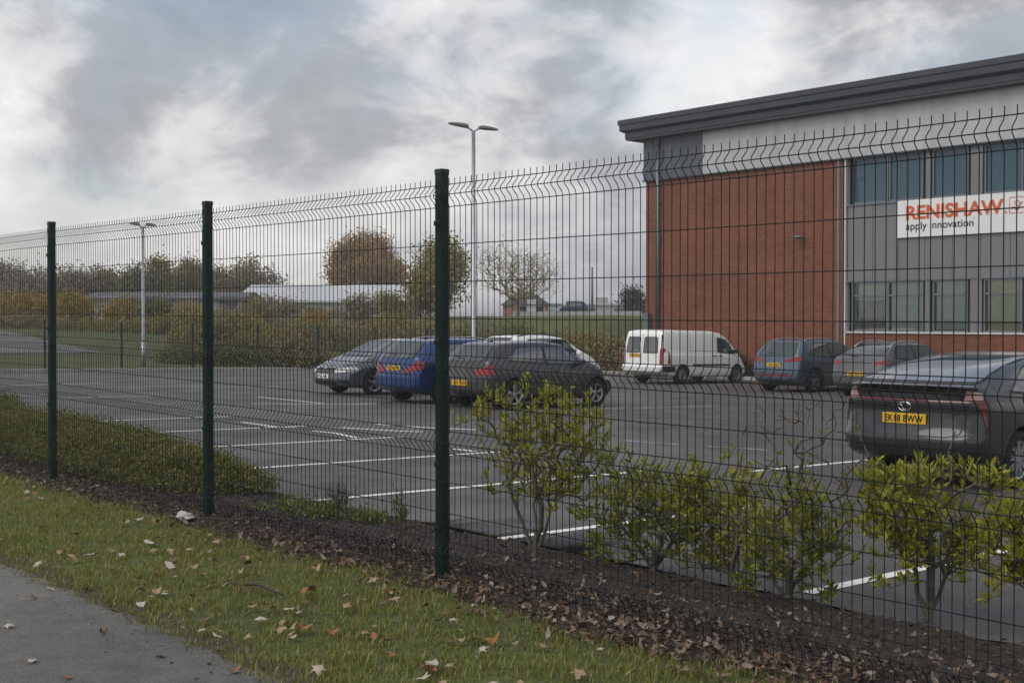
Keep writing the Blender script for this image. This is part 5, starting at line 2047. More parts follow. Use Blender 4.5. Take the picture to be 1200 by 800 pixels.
    T(120, 372, 311, 28, 132, L_BRN, 6500, .3, 'brown tree between left post and far lamp', seed=62, ntips=200, trunk_r=.25, twig=.03)
    T(84, 376, 309, 26, 130, L_GREY, 6000, .3, 'grey bare-looking tree right of the leftmost post', seed=63, ntips=260, trunk_r=.25, twig=.04)
    T(40, 376, 311, 34, 134, L_GREY, 6000, .3, 'grey bare-looking tree left of the leftmost post', seed=64, ntips=260, trunk_r=.25, twig=.04)
    T(2, 376, 309, 34, 136, L_GREY, 6000, .3, 'grey bare-looking tree at the left edge', seed=65, ntips=260, trunk_r=.25, twig=.04)
    T(-50, 376, 309, 40, 136, L_GREY, 6000, .3, 'grey bare-looking tree outside the left edge', seed=66, ntips=200, trunk_r=.25, twig=.04)
    T(250, 404, 366, 34, 100, L_GREY, 2600, .18, 'thin grey scrub before the long low shed', name='grey_bush', cat='bush', seed=101, ntips=240, trunk_r=.1, twig=.014)
    T(392, 410, 372, 30, 96, L_BRN, 2600, .17, 'brown scrub before the middle of the white shed', name='brown_bush', cat='bush', seed=102, ntips=240, trunk_r=.1, twig=.014)
    T(470, 408, 372, 26, 96, L_BRN, 2600, .17, 'brown scrub before the right end of the white shed', name='brown_bush', cat='bush', seed=103, ntips=240, trunk_r=.1, twig=.014)
    for k, (px, top, hw, Y, ml, lab) in enumerate((
            (222, 384, 22, 61, L_OLV, 'olive thicket just right of the far lamp post'), (262, 380, 26, 62, L_GRN, 'dull green thicket right of the second post'),
            (305, 383, 26, 61, L_OLV, 'olive thicket midway between second post and grey car'), (346, 380, 24, 62, L_BRN, 'brown thicket left of the grey car roof'),
            (300, 346, 22, 90, L_OLV, 'loose olive tree before the left end of the white shed'), (338, 352, 18, 92, L_GREY, 'thin grey tree before the white shed'),
            (455, 344, 20, 90, L_OLV, 'loose olive tree before the right end of the white shed'), (226, 352, 18, 92, L_YEL, 'ochre tree before the long low shed'),
            (60, 352, 22, 88, L_OLV, 'olive tree rising between the two ochre bushes'))):
        T(px, 420, top, hw, Y, ml, 3200 if Y < 80 else 1600, .15 if Y < 80 else .17, lab, name='thicket' if Y < 80 else 'small_tree', cat='bush' if Y < 80 else 'tree', seed=130 + k, ntips=190, trunk_r=.08, twig=.012)
    # ochre bushes beyond the end fence
    T(38, 412, 340, 42, 84, L_YEL, 5500, .18, 'wide ochre bush left of the leftmost post', name='ochre_bush', cat='bush', seed=67, ntips=260, trunk_r=.1, twig=.012)
    T(93, 408, 342, 26, 82, L_YEL, 4000, .18, 'ochre bush right of the leftmost post', name='ochre_bush', cat='bush', seed=68, ntips=200, trunk_r=.1, twig=.012)
    T(141, 405, 351, 19, 84, L_YEL, 2600, .18, 'smaller ochre bush left of the far lamp post', name='ochre_bush', cat='bush', seed=69, ntips=150, trunk_r=.1, twig=.012)
    T(-20, 412, 335, 34, 86, L_OLV, 3500, .18, 'olive bush at the left edge', name='olive_bush', cat='bush', seed=70, ntips=200, trunk_r=.1, twig=.012)
    T(180, 408, 352, 22, 80, L_GRN, 3000, .18, 'dark green bush behind the far lamp post', name='green_bush', cat='bush', seed=71, ntips=160, trunk_r=.1, twig=.012)
    T(215, 412, 372, 30, 76, L_OLV, 3200, .17, 'olive bush left of the second post', name='olive_bush', cat='bush', seed=72, ntips=160, trunk_r=.1, twig=.012)
    T(278, 414, 370, 36, 78, L_OLV, 3200, .17, 'olive scrub right of the second post', name='olive_bush', cat='bush', seed=73, ntips=170, trunk_r=.1, twig=.012)
    T(365, 412, 367, 20, 76, L_YEL, 2600, .15, 'ochre bush above the grey car', name='ochre_bush', cat='bush', seed=74, ntips=140, trunk_r=.08, twig=.012)
    T(424, 412, 344, 22, 80, L_GREY, 2600, .15, 'round grey leafless bush before the white shed', name='grey_bush', cat='bush', seed=75, ntips=260, trunk_r=.1, twig=.01)
    T(345, 414, 374, 30, 84, L_GREY, 2000, .16, 'thin grey scrub before the white shed', name='grey_bush', cat='bush', seed=76, ntips=200, trunk_r=.1, twig=.01)
    T(465, 416, 372, 30, 72, L_OLV, 3000, .15, 'olive scrub above the blue car', name='olive_bush', cat='bush', seed=77, ntips=170, trunk_r=.08, twig=.012)
    T(315, 400, 350, 24, 110, L_GREY, 1500, .2, 'far grey scrub before the shed roof', name='grey_bush', cat='bush', seed=78, ntips=150, trunk_r=.1, twig=.012)
    # scrub hedge along the foot of the bank
    segs = [(300, 395, 380, 428, L_GRN, 'dark scrub hedge above the far left of the cars'), (380, 480, 374, 428, L_BRN, 'brown scrub hedge behind the grey car'),
            (470, 570, 374, 428, L_BRN, 'brown scrub hedge behind the blue car'), (555, 650, 382, 428, L_GRN, 'dark scrub hedge below the bare tree'),
            (635, 700, 390, 428, L_OLV, 'olive scrub hedge right of the white estate'), (690, 762, 398, 430, L_BRN, 'low brown scrub hedge left of the white van')]
    for i, (xa, xb_, yt, yb, ml, lab) in enumerate(segs):
        d = 35.6
        # ends on the line d = const
        def on_d(px):
            r = ray(px, 400)
            s = (d + N.dot(P1)) / (N.x * r.x + N.y * r.y)
            return Vector((r.x * s, r.y * s, 0))
        a, b = on_d(xa), on_d(xb_)
        c = (a + b) / 2
        tt, dd = td(c.x, c.y)
        z0 = float(terrain(tt, dd))
        h = EYE + (375 - yt) * c.y / F_PX - z0
        scrub('scrub_hedge', lab, 'hedge', (c.x, c.y, z0), math.atan2(U.y, U.x), (a - b).length * 1.15, 2.4, h * 1.1, ml, 9000, .14, 80 + i, 'scrub hedges below the bank', ntips=1300, twig=.012, shell=.6)
    for i, (xa, xb_, yt, Y, ml, lab) in enumerate(((205, 300, 396, 57, L_GRN, 'dark scrub hedge beyond the far fence, right of the far lamp post'), (285, 375, 392, 58, L_BRN, 'brown scrub hedge beyond the far fence, left of the grey car'),
                                          (60, 215, 384, 76, L_OLV, 'long olive scrub hedge beyond the pale road'), (-40, 70, 384, 76, L_BRN, 'brown scrub hedge beyond the pale road at the left edge'))):
        a, b = at_depth(xa, 400, Y), at_depth(xb_, 400, Y)
        c = (a + b) / 2
        z0 = terrain_xy(c.x, c.y)
        h = EYE + (375 - yt) * Y / F_PX - z0
        scrub('scrub_hedge', lab, 'hedge', (c.x, c.y, z0 - .1), 0, (a - b).length * 1.2, 3.0, max(h, .7) * 1.15, ml, 7000, .15, 110 + i, 'scrub hedges beyond the far fence', ntips=1100, twig=.012, shell=.6)
    # small hedge before the brick wall
    for (t, ll, hh, lab, sd) in ((21.0, 3.4, 1.5, 'dark green hedge between white van and blue grey SUV', 91), (26.2, 3.2, 1.2, 'dark green hedge left of the white van', 92)):
        d = 34.75
        p = W(t, d, float(terrain(t, d)))
        scrub('clipped_hedge', lab, 'hedge', p, math.atan2(U.y, U.x), ll, .9, hh, leaf_mat('hedge_leaves', [(.035, .05, .02), (.06, .075, .028)], .6, .2), 9000, .07, sd,
              'hedges before the brick wall', ntips=1200, twig=.008, shell=.5)


# ------------------------------------------------------------------ grass, litter
def build_grass():
    rng = np.random.default_rng(12)
    n = 210000
    t = rng.uniform(-7.5, 13.5, n)
    d = rng.uniform(-1.86, .1, n)
    # thin out toward the soil rim and the bed, denser tufts elsewhere
    edge0 = path_edge(t) + .0 + .05 * lump(t, d * 0, 4.3, 9)
    lo = np.clip((d - edge0 + .10) / .13, 0, 1)
    hi_edge = -.24 + .06 * np.sin(t * 1.7) + .04 * np.sin(t * 5.1)
    hi = np.maximum(np.clip((hi_edge + .16 - d) / .22, 0, 1), np.clip(lump(t, d, 5.5, 8) - .25, 0, .5) * (d < .12))
    tuft = .62 + .45 * lump(t, d, 9.0, 4) + .25 * lump(t, d, 23.0, 2)
    keep = rng.random(n) < lo ** .8 * hi * np.clip(tuft, .25, 1)
    # keep distant blades fewer
    far = np.clip(1.2 - (t - 4) / 12, .35, 1)
    keep &= rng.random(n) < far
    t, d = t[keep], d[keep]
    n = len(t)
    z = terrain(t, d) + .016 * lump(t, d, 1.9) * smooth(-1.65, -1.3, d) - .004
    b = np.stack([P1.x + U.x * t + N.x * d, P1.y + U.y * t + N.y * d, z], 1)
    hgt = rng.uniform(.022, .062, n) * (.8 + .35 * lump(t, d, 3.1, 7) + .3 * lump(t, d, 12.0, 1))
    hgt = np.clip(hgt, .012, .085)
    ang = rng.uniform(0, 2 * math.pi, n)
    lean = rng.uniform(.15, 1.1, n)
    dx = np.stack([np.cos(ang), np.sin(ang), np.zeros(n)], 1)
    sd = np.stack([-np.sin(ang), np.cos(ang), np.zeros(n)], 1)
    w = rng.uniform(.0016, .0032, n)[:, None]
    up = np.array([0, 0, 1.0])
    h = hgt[:, None]
    ln = lean[:, None]
    m = b + up * h * .6 + dx * h * ln * .3
    tp = b + up * h * (1 - .25 * ln) + dx * h * ln * .9
    v = np.stack([b - sd * w, b + sd * w, m + sd * w * .8, m - sd * w * .8, tp], 1).reshape(-1, 3)
    i = np.arange(n)[:, None] * 5
    f = np.concatenate([np.concatenate([i, i + 1, i + 2], 1), np.concatenate([i, i + 2, i + 3], 1), np.concatenate([i + 3, i + 2, i + 4], 1)], 0)
    m_ = leaf_mat('grass_blades', [(.10, .135, .02), (.185, .22, .032), (.29, .285, .065), (.15, .18, .025), (.36, .30, .14)], .55, .35)
    o = mesh_np('grass', v, f, m_)
    tag(o, 'short patchy green grass on the verge', 'grass', kind='stuff')


def leaf_shape(rng, size):
    """a dry lobed maple leaf, curled; returns bmesh"""
    bm = bmesh.new()
    lob = [(0, 1.0), (52, .82), (110, .5), (-52, .82), (-110, .5)]
    pts = []
    spec = [(-152, .12), (-118, .5), (-88, .3), (-56, .85), (-40, .55), (-28, .48), (-14, .72), (0, 1.0), (14, .72), (28, .48), (40, .55), (56, .85), (88, .3), (118, .5), (152, .12)]
    for a, r_ in spec:
        rr = r_ * rng.uniform(.88, 1.1)
        an = R(a + rng.uniform(-5, 5))
        pts.append((math.sin(an) * rr * .5, math.cos(an) * rr * .55))
    cu1, cu2, cu3 = rng.uniform(-.6, .9), rng.uniform(-.5, .8), rng.uniform(-.25, .25)

    def zz(x, y):
        return (cu1 * x * x + cu2 * y * y + cu3 * x * y * 2 + .05 * math.sin(9 * x + 3) * math.cos(7 * y)) * .9
    c = bm.verts.new((0, 0, zz(0, 0)))
    mid = [bm.verts.new((x * .5, y * .5, zz(x * .5, y * .5))) for x, y in pts]
    out = [bm.verts.new((x, y, zz(x, y))) for x, y in pts]
    k = len(pts)
    for i in range(k):
        j = (i + 1) % k
        bm.faces.new((c, mid[i], mid[j]))
        bm.faces.new((mid[i], out[i], out[j], mid[j]))
    # stalk
    s0 = bm.verts.new((-.012, -.05, zz(0, 0))); s1 = bm.verts.new((.012, -.05, zz(0, 0))); s2 = bm.verts.new((.03, -.5, zz(0, -.3) + .03))
    bm.faces.new((s0, s1, s2))
    for v in bm.verts:
        v.co *= size
    zmin = min(v.co.z for v in bm.verts)
    for v in bm.verts:
        v.co.z -= zmin
    return bm


def leaf_scrap(rng, size):
    """a crumpled oval leaf or a torn piece of one"""
    bm = bmesh.new()
    k = 9
    asp = rng.uniform(.35, .75)
    f1, f2 = rng.uniform(-1.6, 1.8), rng.uniform(-1.2, 1.4)
    c = bm.verts.new((0, 0, 0))
    rim = []
    for i in range(k):
        a = 2 * math.pi * i / k
        r_ = rng.uniform(.36, .56)
        x, y = math.cos(a) * r_ * asp, math.sin(a) * r_ * 1.1
        rim.append(bm.verts.new((x, y, f1 * x * x + f2 * y * y + rng.uniform(-.05, .05))))
    for i in range(k):
        bm.faces.new((c, rim[i], rim[(i + 1) % k]))
    zmin = min(v.co.z for v in bm.verts)
    for v in bm.verts:
        v.co.z -= zmin
        v.co *= size
    return bm


def build_litter():
    rng = np.random.default_rng(21)
    cols = {'tan': [(.3, .2, .12), (.36, .26, .17)], 'pale': [(.42, .36, .29), (.5, .44, .37)], 'orange': [(.26, .1, .04), (.32, .14, .05)], 'brown': [(.13, .075, .045), (.18, .1, .06)]}
    mats = {}
    for k, (a, b) in cols.items():
        mats[k] = mat('dry_leaf_' + k, a, .75, var=.25, scale=30, col2=b)
    protos = {}
    for k in cols:
        protos[k] = []
        for q in range(5):
            bm = leaf_shape(rng, 1.0) if q < 3 else leaf_scrap(rng, .8)
            me = bpy.data.meshes.new('fallen_leaf')
            bm.to_mesh(me); bm.free()
            me.materials.append(mats[k])
            protos[k].append(me)
    lab = {'tan': 'fallen light tan leaf curled on the grass verge', 'pale': 'fallen pale buff leaf lying on the grass verge', 'orange': 'fallen orange brown leaf lying on the grass verge',
           'brown': 'fallen dark brown leaf lying on the grass verge'}

    def put(k, p, size, label, group):
        me = protos[k][rng.integers(0, 5)]
        o = bpy.data.objects.new('fallen_leaf', me)
        COL.objects.link(o)
        o.location = p
        o.scale = (size, size, size)
        o.rotation_euler = (rng.normal() * .25, rng.normal() * .25, rng.uniform(0, 6.28))
        tag(o, label, 'leaf', group)
        put.n = getattr(put, 'n', 0) + 1
    keys = ['tan', 'pale', 'orange', 'brown']
    for _ in range(1500):
        t = rng.uniform(-4.5, 11)
        d = rng.uniform(-1.7, -.35)
        # more leaves toward the right front, drifts elsewhere
        if getattr(put, 'n', 0) > 285:
            break
        if rng.random() > (.35 + .65 * (t < 2.5)) * (.35 + .65 * max(0, float(lump(t, d, 2.3, 5)))):
            continue
        k = rng.choice(keys, p=[.42, .24, .16, .18])
        z = float(terrain(t, d)) + .016 * float(lump(t, d, 1.9)) * float(smooth(-1.65, -1.3, d))
        put(k, W(t, d, z + rng.uniform(.018, .035)), rng.uniform(.06, .115), lab[k], 'fallen %s leaves on the grass' % k)
    for px, py, k in ((38, 775, 'pale'), (190, 770, 'tan'), (80, 795, 'orange'), (40, 702, 'brown'), (8, 735, 'pale'), (60, 690, 'pale'), (120, 742, 'brown'), (275, 788, 'orange'), (150, 705, 'brown')):
        r = ray(px, py)
        s = (EYE - .006) / -r.z
        n = {'pale': 'pale buff', 'tan': 'light tan', 'orange': 'orange brown', 'brown': 'dark brown'}[k]
        put(k, Vector((r.x * s, r.y * s, .009)), rng.uniform(.055, .09), 'fallen %s leaf lying on the asphalt footpath' % n, 'fallen %s leaves on the footpath' % k)

    # the uncountable litter in the bed: bark chips and crumbled leaves
    n = 42000
    t = rng.uniform(-6.5, 13, n)
    d = rng.uniform(-.36, 1.7, n) if False else np.where(rng.random(n) < .55, rng.uniform(-.36, .5, n), rng.uniform(-.3, 1.7, n))
    z = terrain(t, d) + .015 - .035 * (1 - smooth(-.3, -.1, d)) + .03 * lump(t, d, 3.1, 1) * smooth(-.3, 0, d) + .012 * lump(t, d, 21, 3)
    z = z - .05 * smooth(1.6, 1.82, d)
    C = np.stack([P1.x + U.x * t + N.x * d, P1.y + U.y * t + N.y * d, z + rng.uniform(.0, .018, n)], 1)
    Dr = rng.normal(size=(n, 3)) * np.array([1, 1, .22])
    L = rng.uniform(.008, .045, n)
    v, f = leaf_quads(C, Dr, L, L * rng.uniform(.25, .5, n), .05, .12, rng=rng, six=False)
    o = mesh_np('bark_chips', v, f, leaf_mat('bark_chip_mix', [(.018, .013, .01), (.04, .03, .022), (.09, .07, .055), (.025, .019, .015), (.06, .045, .035), (.15, .12, .095)], .9, 0.0))
    tag(o, 'dark bark chips and crumbled leaves over the bed', 'mulch', kind='stuff')
    # leaf litter
    n = 2500
    t = np.where(rng.random(n) < .65, rng.triangular(-5, -2.6, 3.0, n), rng.uniform(-4, 12, n))
    d = np.where(rng.random(n) < .6, rng.normal(-.08, .18, n), rng.normal(.35, .5, n))
    d = np.clip(d, -.45, 1.65)
    base = []
    V, Fc = [], []
    cnt = 0
    shapes = []
    for q in range(8):
        bm = leaf_shape(rng, 1.0) if q < 3 else leaf_scrap(rng, 1.0)
        bm.verts.index_update()
        shapes.append((np.array([v.co[:] for v in bm.verts]), [[v.index for v in f_.verts] for f_ in bm.faces]))
        bm.free()
    for i in range(n):
        sv, sf = shapes[i % 8]
        s = rng.uniform(.022, .066)
        a = rng.uniform(0, 6.28)
        e = Matrix.Rotation(a, 3, 'Z') @ Matrix.Rotation(rng.normal() * .6, 3, 'X') @ Matrix.Rotation(rng.normal() * .6, 3, 'Y')
        zz = float(terrain(t[i], d[i])) + .02 + .03 * float(lump(t[i], d[i], 3.1, 1)) * float(smooth(-.3, 0, d[i])) + .008
        p = W(t[i], d[i], zz)
        vv = sv @ np.array(e).T * s + np.array(p)
        V.append(vv)
        Fc += [[k + cnt for k in f_] for f_ in sf]
        cnt += len(sv)
    o = mesh_np('leaf_litter', np.concatenate(V), Fc, leaf_mat('litter_mix', [(.08, .05, .035), (.15, .1, .07), (.27, .2, .15), (.11, .065, .04), (.36, .3, .25), (.05, .035, .027), (.22, .13, .06)], .8, .12))
    tag(o, 'drift of dead brown leaves along the foot of the fence', 'leaves', kind='stuff')
    # crumbs along the rim of the path
    n = 900
    t = rng.uniform(-3.5, 9, n)
    d = path_edge(t) - np.abs(rng.normal(0, .22, n)) + .05
    C = np.stack([P1.x + U.x * t + N.x * d, P1.y + U.y * t + N.y * d, .009 + rng.uniform(0, .004, n)], 1)
    Dr = rng.normal(size=(n, 3)) * np.array([1, 1, .08])
    L = rng.uniform(.006, .028, n)
    v, f = leaf_quads(C, Dr, L, L * rng.uniform(.2, .6, n), .05, .1, rng=rng, six=False)
    o = mesh_np('debris', v, f, leaf_mat('debris_mix', [(.03, .024, .018), (.1, .075, .05), (.22, .17, .12), (.05, .04, .03)], .9, 0.0))
    tag(o, 'bits of twig and crumbled leaf along the path edge', 'litter', kind='stuff')
    # pale stone at the second post
    bm = bmesh.new()
    bmesh.ops.create_icosphere(bm, subdivisions=3, radius=1)
    for v in bm.verts:
        c = v.co
        k = 1 + .16 * math.sin(3 * c.x + 1) * math.cos(2.6 * c.y) + .1 * math.sin(6 * c.z + 4 * c.x)
        v.co = Vector((c.x * .085 * k, c.y * .05 * k, (c.z * .035 + .012) * k + .012 * c.x))
    p = W(2.95, -.16, .03)
    o = bm_obj('pale_stone', bm, mat('pale_stone_rock', (.42, .41, .39), .85, var=.25, scale=12, bump=.6, bscale=40), None, True, 40)
    o.location = p
    o.rotation_euler = (0, .15, 2.6)
    tag(o, 'pale grey stone at the foot of the second post', 'stone')
    # a fallen stick in the grass
    bm = bmesh.new()
    pts = []
    for k in range(9):
        f = k / 8
        r = ray(288 + 42 * f, 683 + 10 * f)
        s = (EYE - .04) / -r.z
        pts.append((r.x * s + .006 * math.sin(7 * f), r.y * s, .035 + .012 * math.sin(4 * f)))
    add_tube(bm, pts, [.009, .01, .009, .009, .008, .008, .007, .006, .004], 7)
    o = bm_obj('fallen_twig', bm, mat('twig_bark', (.05, .04, .032), .9, var=.3, scale=30), None, True)
    tag(o, 'short dark broken twig lying on the grass verge', 'twig')


# ------------------------------------------------------------------ distance
def build_far():
    M_W = mat('far_white_metal', (.5, .52, .54), .5, var=.06, scale=.6)
    M_WG = mat('far_grey_wall', (.38, .385, .385), .7, var=.15, scale=.5)
    M_DR = mat('far_dark_roof', (.07, .072, .078), .6, var=.2, scale=.8)
    M_GL = mat('far_glass', (.04, .05, .06), .1)
    M_RB = mat('far_brick', (.27, .14, .1), .9, var=.2, scale=3)
    M_TI = mat('house_roof_tiles', (.055, .048, .045), .8, var=.2, scale=3)
    M_WIN = mat('house_window_white', (.65, .65, .64), .5)

    def shed(px0, px1, py_eave, py_ridge, Y, depth, wall, roofm, label, doors=2, yaw=0.0, hip=0.0):
        s = Y / F_PX
        pc = at_depth((px0 + px1) / 2, 375, Y)
        z0 = min(terrain_xy(pc.x, pc.y), terrain_xy(pc.x - 8, pc.y), terrain_xy(pc.x + 8, pc.y)) - .3
        w = (px1 - px0) * s
        ze = EYE + (375 - py_eave) * s - z0
        zr = EYE + (375 - py_ridge) * s - z0
        root = empty('warehouse', (pc.x, pc.y, z0), yaw, label, 'building', 'far buildings')
        bm = bmesh.new()
        add_box(bm, (0, depth / 2, ze / 2), (w, depth, ze))
        bm_obj('wall', bm, wall, root)
        bm = bmesh.new()
        o = .35
        A = [(-w / 2 - o, -o, ze), (w / 2 + o, -o, ze), (w / 2 + o, depth + o, ze), (-w / 2 - o, depth + o, ze)]
        hp = hip * depth / 2
        B = [(-w / 2 - o + hp, depth / 2, zr), (w / 2 + o - hp, depth / 2, zr)]
        vs = [bm.verts.new(p) for p in A + B]
        th = [bm.verts.new((p[0], p[1], p[2] + .02 - .22)) for p in A]
        for f in ((0, 1, 5, 4), (2, 3, 4, 5), (1, 2, 5), (3, 0, 4)):
            bm.faces.new([vs[i] for i in f])
        for i in range(4):
            bm.faces.new((vs[i], vs[(i + 1) % 4], th[(i + 1) % 4], th[i]))
        bm.faces.new(th)
        bm_obj('roof', bm, roofm, root)
        for k in range(doors):
            x = -w / 2 + w * (k + .7) / doors
            bm = bmesh.new()
            add_box(bm, (x, -.02, 1.5), (min(3.0, w / doors * .45), .1, 3.0))
            bm_obj('roller_door', bm, M_DR if k % 2 else M_WG, root)
        for k in range(max(2, int(w / 5))):
            x = -w / 2 + w * (k + .35) / max(2, int(w / 5))
            bm = bmesh.new()
            add_box(bm, (x, -.02, ze - 1.0), (1.6, .08, .6))
            bm_obj('window', bm, M_GL, root)
        return root
    shed(278, 478, 352, 331, 118, 16, M_WG, M_W, 'long pale shed with white sloping roof behind the scrub', 0)
    shed(96, 282, 349, 341, 108, 9, mat('far_pale_wall', (.36, .37, .39), .7, var=.1, scale=.5), M_DR, 'long low shed with dark roof edge behind the far lamp post', 4)
    shed(682, 748, 356, 350, 175, 12, mat('far_grey_shed', (.4, .42, .44), .7), mat('far_pale_roof', (.42, .44, .47), .6), 'small pale grey shed on the skyline left of the brick building')
    # house on the bank
    Y = 122
    s = Y / F_PX
    pc = at_depth(623, 375, Y)
    z0 = terrain_xy(pc.x, pc.y) - .2
    root = empty('brick_house', (pc.x, pc.y, z0), R(12), 'small brick house with dark hipped roof behind the bare tree', 'house')
    w, dep = 44 * s, 6.0
    ze = EYE + (375 - 357) * s - z0
    zr = EYE + (375 - 341) * s - z0
    bm = bmesh.new(); add_box(bm, (0, dep / 2, ze / 2), (w * .9, dep, ze)); bm_obj('wall', bm, M_RB, root)
    bm = bmesh.new()
    o = .25
    A = [(-w * .45 - o, -o, ze), (w * .45 + o, -o, ze), (w * .45 + o, dep + o, ze), (-w * .45 - o, dep + o, ze)]
    vs = [bm.verts.new(p) for p in A + [(-w * .2, dep / 2, zr), (w * .2, dep / 2, zr)]]
    for f in ((0, 1, 5, 4), (2, 3, 4, 5), (1, 2, 5), (3, 0, 4), (0, 3, 2, 1)):
        bm.faces.new([vs[i] for i in f])
    bm_obj('roof', bm, M_TI, root)
    for x in (-.25, .22):
        e = empty('window', (w * x, -.03, ze * .55)); e.parent = root
        bm = bmesh.new()
        add_box(bm, (-.45, 0, 0), (.08, .08, 1.0)); add_box(bm, (.45, 0, 0), (.08, .08, 1.0)); add_box(bm, (0, 0, .5), (.98, .08, .08)); add_box(bm, (0, 0, -.5), (.98, .08, .08))
        bm_obj('frame', bm, M_WIN, e)
        bm = bmesh.new(); add_box(bm, (0, .01, 0), (.82, .04, .92)); bm_obj('pane', bm, M_GL, e)
    bm = bmesh.new(); add_box(bm, (0, -.04, .95), (.85, .08, 1.9)); bm_obj('door', bm, M_WIN, root)
    # low wall along the road on the bank
    bm = bmesh.new()
    a = at_depth(600, 372, 112); b = at_depth(752, 372, 112)
    n = 14
    for k in range(n):
        p = a + (b - a) * (k + .5) / n
        add_box(bm, (p.x, p.y, terrain_xy(p.x, p.y) + .2), ((b - a).length / n - .01, .25, .55))
    o = bm_obj('low_wall', bm, mat('low_wall_concrete', (.4, .4, .39), .8, var=.15, scale=1), None)
    tag(o, 'low pale wall along the top of the grass bank', 'wall')
    # telegraph pole
    p = at_depth(694, 372, 125)
    bm = bmesh.new()
    z0 = terrain_xy(p.x, p.y)
    zt = EYE + (375 - 313) * 125 / F_PX
    add_tube(bm, [(p.x, p.y, z0 - .2), (p.x, p.y, zt)], [.13, .09], 8)
    o = bm_obj('telegraph_pole', bm, mat('pole_wood', (.12, .11, .1), .8), None)
    tag(o, 'thin telegraph pole on the skyline left of the brick building', 'pole')
    # fence at the end of the car park
    M_P = mat('far_fence_green', (.008, .03, .024), .5)
    root = empty('mesh_fence', W(T_END + 1.6, 12, 0), 0, 'lower green mesh fence across the far left end of the car park', 'fence')
    root.rotation_euler = (0, 0, math.atan2(N.y, N.x))
    V, Fc = [], []
    hF = 1.85
    zt = lambda x: float(terrain(T_END + 1.6, 12 + x))
    posts = np.arange(-11, 27, 3.0)
    for x in posts:
        bm = bmesh.new()
        add_box(bm, (x, 0, zt(x) + hF / 2), (.07, .07, hF + .1), None, .008)
        bm_obj('fence_post', bm, M_P, root)
    for x0, x1 in zip(posts[:-1], posts[1:]):
        V, Fc = [], []

        def bar(a, b, r_):
            i = len(V)
            a, b = np.array(a), np.array(b)
            t = (b - a) / np.linalg.norm(b - a)
            rf = np.array([1.0, 0, 0]) if abs(t[2]) > .5 else np.array([0, 0, 1.0])
            s1 = np.cross(t, rf); s2 = np.cross(s1, t)
            for q in (a, b):
                for k in range(3):
                    an = 2.094 * k
                    V.append(q + (s1 * math.cos(an) + s2 * math.sin(an)) * r_)
            for k in range(3):
                Fc.append((i + k, i + (k + 1) % 3, i + 3 + (k + 1) % 3, i + 3 + k))
        for k in range(60):
            x = x0 + (k + .5) * .05
            z = zt(x)
            zs = [(z + .05, 0), (z + .9, 0), (z + .96, .04), (z + 1.02, 0), (z + hF - .14, 0), (z + hF - .08, .04), (z + hF - .02, 0)]
            for (za, ya), (zb_, yb) in zip(zs[:-1], zs[1:]):
                bar((x, ya, za), (x, yb, zb_), .0026)
        for zz in (.08, .35, .62, .9, 1.02, 1.3, 1.55, hF - .14, hF - .02):
            bar((x0, 0, zt(x0) + zz), (x1, 0, zt(x1) + zz), .003)
        mesh_np('fence_panel', np.array(V), np.array(Fc), M_P, root)


